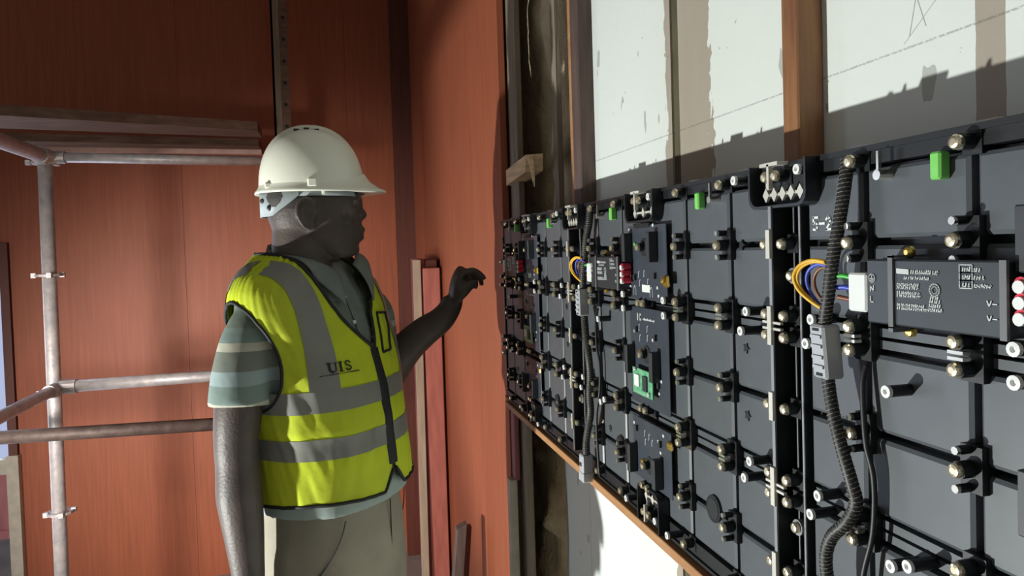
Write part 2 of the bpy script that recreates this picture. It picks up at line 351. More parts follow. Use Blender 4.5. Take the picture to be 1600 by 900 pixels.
# insulation wool in the cavity: lumpy mat
def wool(y0, y1, z0, z1, x0, amp, seed, ny=26, nz=90):
    mb = MB(); rings = []
    fr, bk = [], []
    for i in range(nz+1):
        z = z0+(z1-z0)*i/nz; row = []
        for j in range(ny+1):
            y = y0+(y1-y0)*j/ny
            q = Vector((y*9, z*7, seed)); n_ = noise.fractal(q, .8, 2, 5)*amp + noise.noise(Vector((y*3, z*2.3, seed+4)))*amp*1.2
            e = min(1, min(j, ny-j)/3.0)
            yy = y + noise.noise(Vector((z*6, j*.1, seed+9)))*.02
            row.append((x0 - .012*e - max(-.01, n_)*e, yy, z))
        fr.append(row)
    n = ny+1
    vs = [p for r in fr for p in r]; fs = [(i*n+j, i*n+j+1, (i+1)*n+j+1, (i+1)*n+j) for i in range(nz) for j in range(ny)]
    o = len(vs); vs += [(x0+.001, p[1], p[2]) for p in vs]
    bs = [(o+i*n+j, o+(i+1)*n+j, o+(i+1)*n+j+1, o+i*n+j+1) for i in range(nz) for j in range(ny)]
    side = []
    for i in range(nz):
        side += [(i*n, (i+1)*n, o+(i+1)*n, o+i*n), (i*n+ny, o+i*n+ny, o+(i+1)*n+ny, (i+1)*n+ny)]
    for j in range(ny):
        side += [(j, o+j, o+j+1, j+1), (nz*n+j, nz*n+j+1, o+nz*n+j+1, o+nz*n+j)]
    mb.add(vs, fs+bs+side); return mb
tag(wool(1.66, 2.35, 1.22, 3.1, XW-.002, .012, 3.1).build('insulation_batt', 'insul', smooth=True), 'matted brown insulation wool in the cavity above the screen', 'insulation', 'insulation in the wall cavity')
tag(wool(1.82, 2.40, .10, 1.16, XW-.002, .040, 8.7).build('insulation_batt', 'insul', smooth=True), 'lumpy yellowish insulation wool sagging below the screen', 'insulation', 'insulation in the wall cavity')
plain('timber_stud', MB().box((.475, 2.02, 0), (.495, 2.10, 1.165)), 'greywood', 'grey timber stud below the screen beside lumpy insulation', 'stud', 'studs of the opened wall', bevel=.002)
# pine rail the screen stands on
ZB = H-.4036; XP = .4286; Y0 = 1.9045
plain('timber_rail', MB().box((.416, -.72, ZB-.017), (.515, 1.87, ZB-.003)), 'plank', 'long yellow pine rail carrying the screen cabinets', 'rail', bevel=.001)

# red half-height post by the cladding
rp = thing('timber_post', 'red stained half height timber post standing against the orange cladding', 'post', (.37, 3.05, 0))
MB().box((.333, 3.0, 0), (.405, 3.03, 1.53)).build('face_board', 'redwood', rp, bevel=.003)
MB().box((.318, 3.03, 0), (.345, 3.36, 1.57)).build('side_board', 'purplewood', rp, bevel=.003)
MB().box((.345, 3.03, 1.50), (.398, 3.36, 1.565)).build('top_block', 'orange_dark', rp, bevel=.003)
plain('timber_lath', MB().hexa([(.283, 2.96, 0), (.312, 2.96, 0), (.312, 2.985, 0), (.283, 2.985, 0), (.294, 3.0, 1.565), (.326, 3.0, 1.565), (.326, 3.025, 1.565), (.294, 3.025, 1.565)]), 'beige', 'thin beige lath leaning on the red post', 'lath', bevel=.001)
to = thing('timber_offcut', 'dark wooden offcut leaning low against the orange cladding', 'timber', (.34, 2.3, 0))
MB().hexa([(.26, 2.28, 0), (.30, 2.28, 0), (.30, 2.32, 0), (.26, 2.32, 0), (.338, 2.30, .69), (.372, 2.30, .705), (.372, 2.34, .705), (.338, 2.34, .69)]).build('board', 'stud_d', to, bevel=.002)
MB().hexa([(.30, 2.30, 0), (.325, 2.30, 0), (.325, 2.33, 0), (.30, 2.33, 0), (.372, 2.33, .68), (.392, 2.33, .685), (.392, 2.36, .685), (.372, 2.36, .68)]).build('board', 'orange_dark', to, bevel=.002)

# ------------------------------------------------------------------ scaffold
sf = thing('scaffold', 'galvanised tube scaffold frame standing left of the worker', 'scaffold', (-1.05, 3.0, 0))
MB().cyl((-1.064, 3.0, 0), (-1.049, 3.0, 1.99), .024, n=16).build('standard', 'steel', sf, smooth=True)
for z in (1.55, 1.115, .66, 1.965):
    fl = MB()
    fl.cyl((-1.056, 3.0, z), (-1.056, 3.0, z+.009), .046, n=16)
    for k in range(4):
        a = k*math.pi/2+.4
        fl.box((-1.056+math.cos(a)*.045-.008, 3.0+math.sin(a)*.045-.008, z-.004), (-1.056+math.cos(a)*.045+.008, 3.0+math.sin(a)*.045+.008, z+.014))
    fl.build('rosette', 'steel', sf)
def ledger(a, b, r, m='steel', heads=True):
    mb = MB().cyl(a, b, r, n=14)
    o = mb.build('ledger', m, sf, smooth=True)
    if heads:
        d_ = (Vector(b)-Vector(a)).normalized()
        MB().tube([Vector(a)-d_*.004, Vector(a)+d_*.05], r*1.25, 12).build('ledger_head', m, o)
ledger((-1.03, 3.0, 1.992), (-.255, 2.99, 1.974), .019)
ledger((-1.045, 2.985, 1.992), (-1.030, .5, 2.02), .026)
ledger((-1.03, 3.0, 1.135), (-.16, 2.995, 1.142), .0225)
ledger((-1.05, 2.985, 1.128), (-1.072, .5, 1.095), .021)
ledger((-1.55, 2.70, 1.035), (-.16, 2.70, 1.008), .0225, 'steel_d', False)
# boards overhead
plain('scaffold_board', MB().hexa([(-2.4, 2.62, 2.15), (-.33, 3.33, 2.15), (-.33, 3.52, 2.15), (-2.4, 3.1, 2.15), (-2.4, 2.62, 2.19), (-.33, 3.33, 2.19), (-.33, 3.52, 2.19), (-2.4, 3.1, 2.19)]), 'boardwood', 'dusty dark scaffold board overhead, the nearer of the two', 'board', 'scaffold boards overhead')
sb = thing('scaffold_board', 'scaffold board overhead with a pale lit edge, close to the back wall', 'board', (-1.0, 3.8, 2.13), 'scaffold boards overhead')
MB().hexa([(-2.2, 3.40, 2.13), (-.36, 3.66, 2.13), (-.36, 3.82, 2.13), (-2.2, 3.62, 2.13), (-2.2, 3.40, 2.165), (-.36, 3.66, 2.165), (-.36, 3.82, 2.165), (-2.2, 3.62, 2.165)]).build('plank', 'boardwood', sb)
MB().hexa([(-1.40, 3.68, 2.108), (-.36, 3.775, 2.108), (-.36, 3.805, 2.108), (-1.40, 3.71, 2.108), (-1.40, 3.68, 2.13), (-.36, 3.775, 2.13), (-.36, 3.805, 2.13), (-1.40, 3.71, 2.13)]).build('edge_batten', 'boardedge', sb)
# perforated upright
ps = thing('perforated_strut', 'dusty perforated metal upright rising behind the helmet', 'strut', (-.235, 3.5, 0))
mb = MB().box((-.272, 3.5, 0), (-.235, 3.512, 3.6)); mb.box((-.272, 3.5, 0), (-.262, 3.53, 3.6)); mb.build('upright', 'greywood', ps)
fl = MB().box((-.235, 3.503, 0), (-.198, 3.509, 3.6)).build('flange', 'boardwood', ps)
for k in range(30): MB().cyl((-.217, 3.5025, .5+k*.1), (-.217, 3.500, .5+k*.1), .008, n=8).build('hole', 'deep', fl)

# ------------------------------------------------------------------ screen cabinets (seen from the back)
CW, CH = .64, .48
def V(s, t, n): return (-n, -s, t)           # along the wall / up / out of the wall
def pbox(mb, s0, s1, t0, t1, n0, n1, mi=0): return mb.box(V(s0, t0, n0), V(s1, t1, n1), mi)
def disc(mb, s, t, n0, n1, r, n=12, mi=0, r1=None): return mb.cyl(V(s, t, n0), V(s, t, n1), r, r1, n, mi)

# shared small pieces (local origin at the site)
def m_plate(wd, ht):
    mb = MB(); c = .003
    b = [(0, 0), (wd, 0), (wd, ht), (0, ht)]; tp = [(c, c), (wd-c, c), (wd-c, ht-c), (c, ht-c)]
    vs = [V(a, e, -.012) for a, e in b]+[V(a, e, -.002) for a, e in b]+[V(a, e, 0) for a, e in tp]
    mb.add(vs, [(0, 1, 2, 3), (0, 4, 5, 1), (1, 5, 6, 2), (2, 6, 7, 3), (3, 7, 4, 0), (4, 8, 9, 5), (5, 9, 10, 6), (6, 10, 11, 7), (7, 11, 8, 4), (8, 11, 10, 9)])
    return mb.mesh('back_plate', 'plate')
PL = {}
def plate(wd, ht):
    k = (round(wd, 4), round(ht, 4))
    if k not in PL: PL[k] = m_plate(*k)
    return PL[k]
def m_single():
    mb = MB(); pbox(mb, -.008, .010, -.0165, .0165, -.012, .006); disc(mb, 0, 0, .006, .016, .0062, 12)
    for q in (-.0135, .0135): disc(mb, -.001, q, .006, .015, .0034, 8); disc(mb, -.001, q, .015, .018, .0030, 8, 1)
    return mb.mesh('standoff', ['black', 'silver'])
def m_double():
    mb = MB(); pbox(mb, -.008, .011, -.019, .019, -.012, .005)
    for q in (-.0098, .0098): disc(mb, 0, q, .005, .016, .0062, 12)
    for q in (-.0022, .0022): pbox(mb, -.007, .006, q-.0012, q+.0012, .010, .017, 1)
    return mb.mesh('standoff', ['black', 'silver'])
def m_low():
    mb = MB(); pbox(mb, -.007, .009, -.009, .009, -.012, .002); disc(mb, 0, 0, .002, .012, .0060, 12)
    return mb.mesh('standoff', ['black'])
def m_bolt(m_, r=.0053):
    mb = MB(); prof = ((.0, r), (.003, r), (.0046, r*.82), (.0052, r*.45))
    rings = [[V(math.cos(2*math.pi*j/14)*q, math.sin(2*math.pi*j/14)*q, n) for j in range(14)] for n, q in prof]
    mb.loft(rings); return mb.mesh('bolt', m_)
def m_screw():
    mb = MB(); ring = lambda n, r: [V(math.cos(2*math.pi*j/12)*r, math.sin(2*math.pi*j/12)*r, n) for j in range(12)]
    mb.loft([ring(-.012, .0047), ring(.0195, .0047)], True, 0)
    mb.loft([ring(.0195, .0049), ring(.0225, .0049), ring(.0228, .0022), ring(.0205, .0018)], True, 1)
    return mb.mesh('screw_post', ['black', 'white'])
ME = dict(single=m_single(), double=m_double(), low=m_low(), bolt=m_bolt('brass'), bolt2=m_bolt('silver'), gold=m_bolt('gold', .0045), post=m_screw())
def m_star():
    mb = MB(); pts = []
    for j in range(10): r = .0062 if j % 2 == 0 else .0034; pts.append((math.cos(j*math.pi/5)*r, math.sin(j*math.pi/5)*r))
    mb.loft([[V(a, b, -.004) for a, b in pts], [V(a, b, .0012) for a, b in pts]]); return mb.mesh('keyhole', 'deep')
ME['star'] = m_star()

# stroke lettering
GL = {'5': [[(1, 1), (.1, 1), (.05, .55), (.6, .6), (.95, .35), (.7, .02), (.05, .05)]], '2': [[(.05, .8), (.45, 1), (.9, .8), (.75, .5), (.05, 0), (1, .02)]], '-': [[(0, .5), (1, .5)]],
      'N': [[(0, 0), (0, 1), (1, 0), (1, 1)]], 'L': [[(0, 1), (0, 0), (.9, 0)]], 'V': [[(0, 1), (.5, 0), (1, 1)]], 'I': [[(.5, 0), (.5, 1)]], 'C': [[(1, .85), (.55, 1), (.1, .75), (.1, .25), (.55, 0), (1, .15)]], '+': [[(0, .5), (1, .5)], [(.5, 0), (.5, 1)]]}
def ribbon(mb, pts, wd, f, mi=0):
    for (a, b) in zip(pts[:-1], pts[1:]):
        a = Vector(a); b = Vector(b); d_ = b-a
        if d_.length < 1e-9: continue
        n_ = Vector((-d_.y, d_.x)).normalized()*wd*.5; e = d_.normalized()*wd*.35
        q = [a-e+n_, a-e-n_, b+e-n_, b+e+n_]
        vs = [f(p.x, p.y, 0) for p in q]+[f(p.x, p.y, .0006) for p in q]
        mb.hexa(vs, mi)
def letters(mb, text, s0, t0, w_, h_, gap, f, wd, mi=0):
    x = s0
    for ch in text:
        for pl in GL.get(ch, []): ribbon(mb, [(x+a*w_, t0+b*h_) for a, b in pl], wd, f, mi)
        x += w_+gap

SE_L = [.028, .1067, .2133, .32]; SE_R = [.32, .4267, .5333, .628]
def cabinet(i, label):
    loc = (XP, Y0-CW*i, ZB)
    root = thing('screen_cabinet', label, 'screen cabinet', loc, 'screen cabinets in a row')
    P = lambda n, mb, m, par=None, **k: put(n, mb.mesh(n, m, **k), par or root)
    # housing: LED face against the wall and black rim
    hb = MB(); pbox(hb, .001, .639, .002, .478, -.048, -.030)
    pbox(hb, .001, .639, .464, .479, -.03, .001); pbox(hb, .001, .639, .001, .022, -.03, .001); pbox(hb, .001, .005, .022, .464, -.03, -.004)
    pbox(hb, .0, .64, .4745, .4795, -.03, .004); pbox(hb, .0, .64, .0005, .0045, -.03, .004)
    P('housing', hb, 'black')
    for s in (.085, .205, .30, .425, .545): tp = MB(); pbox(tp, s, s+.022, .4795, .4825, -.012, -.006); P('top_clip', tp, 'clip')
    # modules with plates
    sites = []
    for c, SE in enumerate((SE_L, SE_R)):
        for r in range(3):
            mb = MB(); t0, t1 = r*.16+.003, r*.16+.157
            t0 = max(t0, .023); t1 = min(t1, .463)
            pbox(mb, SE[0]-.001 if c == 0 else SE[0]+.001, SE[-1]-.001 if c == 0 else SE[-1]+.001, t0, t1, -.030, -.0115)
            mod = P('screen_module', mb, 'blackrim')
            for tb, k in ((r*.16, 1), ((r+1)*.16, -1)):
                if .1 < tb < .4: rg = MB(); pbox(rg, SE[0]+.004, SE[-1]-.004, tb+k*.0015, tb+k*.0085, -.0115, -.0035); P('seam_ridge', rg, 'plate', mod)
            for k in range(3):
                for hlf in range(2):
                    a, b = SE[k]+.0032, SE[k+1]-.0032
                    e = r*.16 + (.0135 if hlf == 0 else .0832); g = r*.16 + (.0768 if hlf == 0 else .1465)
                    if r == 0 and hlf == 0: e = .027
                    if r == 2 and hlf == 1: g = .460
                    put('back_plate', plate(b-a, g-e), mod, V(a, e, 0))
            cols = [SE[1], SE[2]] + ([SE[3]] if c == 1 else [])
            for s in ([SE[1], SE[2]] if c == 0 else [SE[1], SE[2]]):
                t = r*.16+.08
                put('standoff', ME['single'], mod, V(s, t, 0)); put('bolt', ME['bolt'], mod, V(s, t, .016))
                if r < 2:
                    t = (r+1)*.16
                    put('standoff', ME['double'], mod, V(s, t, 0))
                    for q in (-.0098, .0098): put('bolt', ME['bolt'], mod, V(s, t+q, .016))
                if r == 2: put('standoff', ME['low'], mod, V(s, .4675, 0)); put('bolt', ME['bolt'], mod, V(s, .4675, .012))
                if r == 0: put('standoff', ME['low'], mod, V(s, .0185, 0)); put('bolt', ME['bolt'], mod, V(s, .0185, .012))
            # white tipped screw posts
            extra = []
            if c == 0 and r == 2: extra = [(.063, .332), (.262, .331)]
            if c == 0 and r == 1: extra = [(.055, .3095), (.153, .284), (.262, .310), (.068, .1745)]
            if c == 0 and r == 0: extra = [(.057, .154), (.172, .155), (.155, .148), (.255, .021)]
            if c == 1 and r == 2: extra = [(.597, .331), (.579, .468), (.40, .330)]
            if c == 1 and r == 1: extra = [(.586, .3095), (.598, .1745), (.40, .310)]
            if c == 1 and r == 0: extra = [(.587, .154), (.395, .018)]
            for (s, t) in extra: put('screw_post', ME['post'], mod, V(s, t, 0))
            for (s, t) in ([(.557, .40)] if r == 2 and c == 1 else [(.562, .287), (.562, .213)] if r == 1 and c == 1 else [(.143, .1)] if r == 0 and c == 0 else []):
                put('keyhole', ME['star'], mod, V(s, t, 0))
            if r == 0:
                s = .485 if c == 1 else .190
                g = MB(); disc(g, s, .083, -.004, .003, .0165, 20, 0); disc(g, s, .083, .003, .0035, .0125, 20, 1)
                P('cable_port', g, ['blackrim', 'deep'], mod)
            if r == 2:
                s = .190 if c == 0 else .474
                g = MB(); pbox(g, s-.0050, s+.0050, .444, .464, 0, .010); P('indicator', g, 'greenpl', mod, bevel=.0015)
                g = MB(); sp_ = .136 if c == 0 else .509; disc(g, sp_, .453, 0, .013, .0042, 10); pbox(g, sp_-.0012, sp_+.0012, .453, .472, .009, .012)
                P('latch_pin', g, 'silver', mod)
    # left channel
    for a_, b_, n_ in ((.0225, .0250, .004), (.0085, .0100, .000)):
        ch = MB(); pbox(ch, a_, b_, .03, .435, -.03, n_-.0012); cs_ = P('channel_strip', ch, 'black'); ch = MB(); pbox(ch, a_, b_, .03, .435, n_-.0012, n_); P('strip_cap', ch, 'alloy', cs_)
    for t0, t1 in ((.225, .256), (.300, .340), (.140, .180), (.385, .412), (.07, .10)): blk = MB(); pbox(blk, .006, .022, t0, t1, -.03, -.004); P('channel_block', blk, 'black')
    for t in (.369, .124):
        g = MB(); disc(g, .0145, t, -.030, .006, .0078, 14, 0); kn = P('channel_knob', g, 'alloy', smooth=False); put('bolt', ME['bolt'], kn, V(.0145, t, .006))
    # right edge flange and link clips
    g = MB(); pbox(g, .6345, .6385, .025, .437, -.03, .0160); ef = P('edge_flange', g, 'black'); g = MB(); pbox(g, .6342, .6388, .025, .437, .0160, .0178); P('edge_cap', g, 'alloy', ef)
    for t in (.40, .24, .08): 
        g = MB(); pbox(g, .633, .6395, t-.014, t+.014, .0175, .0205); lc = P('link_clip', g, 'clip')
        for s in (.624, .652):
            put('standoff', ME['low'], lc, V(s, t, .002)); put('bolt', ME['bolt'], lc, V(s, t, .014))
    for t in (.32, .16):
        g = MB(); pbox(g, .633, .6395, t-.019, t+.019, .0175, .0205)
        for q in (-.003, .003): pbox(g, .622, .652, t+q-.0012, t+q+.0012, .0150, .0185)
        lc = P('link_clip', g, 'clip')
        for s in (.623, .653):
            for q in (-.0105, .0105): put('standoff', ME['low'], lc, V(s, t+q, .002)); put('bolt', ME['bolt'], lc, V(s, t+q, .014))
    # pockets with latch plates
    def pocket(sc, hw, top, up=True):
        def U(o, n):
            pts = []; rr = .012
            y = .438-o if up else .0545+o
            k = 1 if up else -1
            yo = top
            pts.append((sc-hw-o, yo))
            for a in range(5):
                q = math.pi/2*a/4
                pts.append((sc-hw-o+rr-rr*math.cos(q), y+k*(rr-rr*math.sin(q))))
            for a in range(5):
                q = math.pi/2*a/4
                pts.append((sc+hw+o-rr+rr*math.sin(q), y+k*(rr-rr*math.cos(q))))
            pts.append((sc+hw+o, yo))
            return [V(a, b, n) for a, b in pts]
        g = MB(); g.loft([U(0, -.012), U(0, .0165), U(.0028, .0165), U(.0028, -.012)], False, 0, closed=False)
        pk = P('pocket', g, 'blackrim')
        f_ = MB(); fl_ = U(0, .0015); f_.add(fl_, [tuple(range(len(fl_)))]); P('pocket_floor', f_, 'deep', pk)
        l = MB(); k = 1 if up else -1; tb = (.449 if up else .040)
        n_ = 5 if sc > .5 else 3
        for q in range(n_):
            s = sc-hw*.62+q*(hw*1.25/max(1, n_-1)); r_ = .0072
            l.add([V(s-r_*.75, tb, .006), V(s, tb-r_, .006), V(s+r_*.75, tb, .006), V(s, tb+r_, .006), V(s-r_*.75, tb, .009), V(s, tb-r_, .009), V(s+r_*.75, tb, .009), V(s, tb+r_, .009)], [(0, 1, 2, 3), (4, 5, 6, 7), (0, 1, 5, 4), (1, 2, 6, 5), (2, 3, 7, 6), (3, 0, 4, 7)])
        pbox(l, sc-hw*.62, sc+hw*.62, tb-.0014, tb+.0014, .006, .008)
        pbox(l, sc-hw*.62-.001, sc-hw*.62+.001, tb, tb+k*.02, .006, .008)
        P('latch_plate', l, 'clip', pk)
        t = .4665 if up else .0175
        g = MB(); pbox(g, sc-.014, sc-.0105, t-.013, t+.012, .012, .0165); 
        if up: pbox(g, sc-.026, sc+.004, t+.010, t+.0135, .004, .0165)
        P('hook', g, 'clip', pk)
        for s in (sc-.019, sc-.002): put('standoff', ME['low'], pk, V(s, t, .001)); put('bolt', ME['bolt'], pk, V(s, t, .013))
        put('screw_post', ME['post'], pk, V(sc+hw-.008, t+.002, -.004))
    pocket(.315, .046, .479); pocket(.645, .044, .479); pocket(.322, .034, .002, False)
    # hub boards
    for bi, (t0, t1, tc) in enumerate(((.325, .431, .400), (.172, .313, .247), (.060, .150, .087))):
        g = MB(); pbox(g, .258, .386, t0, t1, .0065, .0085); hub = P('hub_board', g, 'hub', bevel=.0006)
        if bi == 0: g = MB(); pbox(g, .285, .335, .4275, .4335, .0086, .0095); P('slot', g, 'deep', hub)
        for s in (.268, .355):
            g = MB(); tt = tc if bi != 1 else tc-.012
            pbox(g, s-.005, s+.005, tt-.021, tt+.021, .0085, .022); P('connector', g, 'conn', hub, bevel=.001)
        g = MB(); disc(g, .315, tc, .0085, .0095, .013, 16); P('cutout', g, 'deep', hub)
        put('standoff', ME['low'], hub, V(.313, tc, .004)); put('bolt', ME['bolt'], hub, V(.313, tc, .016))
        if bi != 0: put('bolt', ME['gold'], hub, V(.297, tc+.001, .0085))
        # printed marks and small components
        g = MB(); f = lambda a, b, n: V(a, b, .0086+n)
        if bi == 1:
            letters(g, 'IC', .284, .2945, .006, .009, .0025, f, .0026)
            for q in range(11): pbox(g, .306+q*.0036, .3085+q*.0036, .2955, .2975+.0012*(q % 3 == 1), .0086, .0092)
        for (a, b) in ((.293, .36), (.312, .362), (.296, .348), (.324, .35), (.29, .283), (.318, .283), (.292, .268), (.318, .27), (.30, .13), (.315, .128), (.302, .118), (.325, .122)):
            if t0 < b < t1: ribbon(g, [(a+.004, b+.005), (a+.0015, b+.004), (a+.0015, b-.003), (a, b-.004)], .0011, f)
        if bi == 0:
            letters(g, 'V', .262, .352, .004, .006, .001, f, .0008)
            for a in (.280, .337): ribbon(g, [(a-.004, .330), (a-.004, .340), (a, .3445), (a+.004, .340), (a+.004, .330)], .0008, f)
        for (a, b) in ((.262, .424), (.345, .428), (.355, .342), (.358, .331), (.262, .340), (.272, .2745), (.335, .268), (.352, .196), (.36, .214), (.262, .136), (.345, .128), (.362, .140), (.352, .114)):
            if t0 < b < t1: pbox(g, a, a+.005, b, b+.0038, .0086, .0094)
        P('print', g, 'print', hub)['kind'] = 'stuff'
        for (a, b) in ((.280, .352), (.348, .356), (.281, .276), (.345, .270), (.352, .205), (.272, .128), (.352, .124)):
            if t0 < b < t1: g = MB(); pbox(g, a, a+.0055, b, b+.008, .0085, .012); P('chip', g, 'conn', hub)
        if bi == 0:
            g = MB(); pbox(g, .306, .333, .336, .3465, .0086, .0092); P('sticker', g, 'white', hub)
            g = MB(); disc(g, .286, .404, .0085, .011, .003, 8); P('led', g, 'greenpl', hub)
            g = MB(); pbox(g, .381, .397, .346, .362, .0085, .013, 0); P('power_tab', g, 'gold', hub, bevel=.002)
            put('bolt', ME['gold'], hub, V(.389, .355, .013))
        if bi == 1:
            g = MB(); pbox(g, .284, .352, .189, .226, .016, .0175); cd_ = P('receiver_card', g, 'pcbgreen', hub)
        if bi == 2:
            g = MB(); pbox(g, .381, .395, .128, .140, .0085, .013); P('power_tab', g, 'gold', hub, bevel=.002)
        for q in ((.300, t0-.005), (.316, t0-.005)): put('bolt', ME['brass' if False else 'bolt'], hub, V(q[0], q[1]+.0, .012)); put('standoff', ME['low'], hub, V(q[0], q[1], 0))
    g = MB(); pbox(g, .293, .309, .200, .217, .0175, .0195); P('card_chip', g, 'white', root)
    g = MB(); pbox(g, .322, .336, .197, .218, .0175, .0198); P('card_chip', g, 'conn', root)
    g = MB(); pbox(g, .294, .30, .222, .225, .0175, .0205); pbox(g, .340, .345, .192, .197, .0175, .0205); P('card_chip', g, 'clip', root)
    # power supply
    g = MB(); pbox(g, .128, .250, .337, .3865, .001, .026); psu = P('power_supply', g, 'psu', bevel=.0012); psu.location = V(.011, 0, 0)
    g = MB(); pbox(g, .2475, .2525, .3365, .387, .0262, .0285); P('end_lip', g, 'greymetal', psu)
    g = MB(); pbox(g, .1525, .1572, .335, .390, .0262, .0278); pbox(g, .1525, .1572, .388, .3895, .0, .0278); pbox(g, .1525, .1572, .332, .336, .0, .0278); P('strap', g, 'greymetal', psu)
    for t in (.3915, .3315): put('bolt', ME['gold'], psu, V(.1545, t, .008))
    g = MB(); pbox(g, .106, .127, .3445, .3755, .004, .026); P('input_plug', g, 'white', psu, bevel=.0015)
    for k, t in enumerate((.3715, .3615, .3515)):
        g = MB(); disc(g, .2585, t+.0006, .012, .0245, .0048, 12, 0); disc(g, .2585, t-.0010, .0225, .0265, .0041, 12, 1); P('terminal', g, ['red', 'white'], psu)
    g = MB(); f = lambda a, b, n: V(a, b, .0262+n)
    rnd = random.Random(5)
    def textline(s0, s1, t, h_, slant=.0):
        s = s0
        while s < s1:
            w_ = rnd.uniform(.0009, .0017); x_ = rnd.uniform(.7, 1.0)
            ribbon(g, [(s, t), (s+.0005, t+h_*x_)], .0008, f); 
            if rnd.random() < .6: ribbon(g, [(s, t+h_*rnd.random()*.8), (s+w_, t+h_*rnd.random()*.8)], .0006, f)
            s += w_+.0006
    for k in range(3): ribbon(g, [(.1605, .3770+k*.0012), (.1715, .3765+k*.0012)], .0013, f)
    textline(.174, .198, .3765, .0026); textline(.1675, .191, .3725, .0020)
    for t, e in ((.3675, .181), (.3652, .180), (.3615, .182), (.3592, .182), (.3525, .186), (.3500, .189)): textline(.1605, e, t, .0018)
    cir = lambda cs, ct, r_: [(cs+math.cos(2*math.pi*q/16)*r_, ct+math.sin(2*math.pi*q/16)*r_) for q in range(17)]
    ribbon(g, cir(.195, .3655, .0043), .0009, f); ribbon(g, cir(.195, .3655, .0025), .0008, f)
    for k, t in enumerate((.3592, .3565, .3535, .3505)): textline(.1915-.0006*k, .1985+.0008*k, t, .0022)
    ribbon(g, cir(.1345, .3720, .0032), .0007, f); ribbon(g, [(.1345, .374), (.1345, .3715)], .0006, f); ribbon(g, [(.1325, .3715), (.1365, .3715)], .0006, f); ribbon(g, [(.1335, .3703), (.1355, .3703)], .0006, f)
    letters(g, 'N', .133, .3620, .0032, .0040, 0, f, .0008); letters(g, 'L', .133, .3535, .0030, .0042, 0, f, .0008)
    for k in range(3):
        t = .3680+k*.0052; ribbon(g, [(.216, t), (.226, t), (.226, t+.0052), (.216, t+.0052), (.216, t)], .0006, f); textline(.2185, .2240, t+.001, .0028); textline(.2275, (.2320, .2345, .2400)[2-k] if False else (.2400, .2345, .2320)[k], t+.001, .0022)
    for t in (.3570, .3475): letters(g, 'V-', .2370, t, .0030, .0036, .0010, f, .0007)
    P('print', g, 'print', psu)['kind'] = 'stuff'
    if i == 2:
        g = MB(); f2 = lambda a, b, n: V(a, b, .0002+n)
        letters(g, '5-2-', .040, .412, .0068, .0115, .0022, f2, .0021)
        P('chalk_number', g, 'white', root)
    return root

CABL = ['screen cabinet at the far end of the row, next to the worker\'s hand', 'middle screen cabinet, seen from behind, fully in view', 'nearest screen cabinet at the right edge, with power supply closest to camera']
CAB = [cabinet(i, CABL[i]) for i in range(3)]

# ------------------------------------------------------------------ cables on the cabinets
def smooth_path(pts, k=8):
    out = []; n = len(pts); pts = [Vector(p) for p in pts]
    for i in range(n-1):
        p0, p1, p2, p3 = pts[max(i-1, 0)], pts[i], pts[i+1], pts[min(i+2, n-1)]
        for j in range(k):
            t = j/k
            out.append(.5*((2*p1)+(-p0+p2)*t+(2*p0-5*p1+4*p2-p3)*t*t+(-p0+3*p1-3*p2+p3)*t**3))
    out.append(pts[-1]); return out
def helix(path, r, pitch, seg=9, ph=0.0):
    out = []; acc = 0; a = None
    L_ = [0]
    for p, q in zip(path[:-1], path[1:]): L_.append(L_[-1]+(q-p).length)
    tot = L_[-1]; nst = int(tot/pitch*seg); k = 0
    for st in range(nst):
        l = tot*st/nst
        while k < len(L_)-2 and L_[k+1] < l: k += 1
        u = (l-L_[k])/max(1e-9, L_[k+1]-L_[k]); p = path[k].lerp(path[k+1], u); t = (path[k+1]-path[k]).normalized()
        a = Vector((1, 0, 0)) if a is None else a
        a = (a-t*a.dot(t)).normalized(); b = t.cross(a); w_ = 2*math.pi*l/pitch+ph
        out.append(p+(a*math.cos(w_)+b*math.sin(w_))*r)
    return out
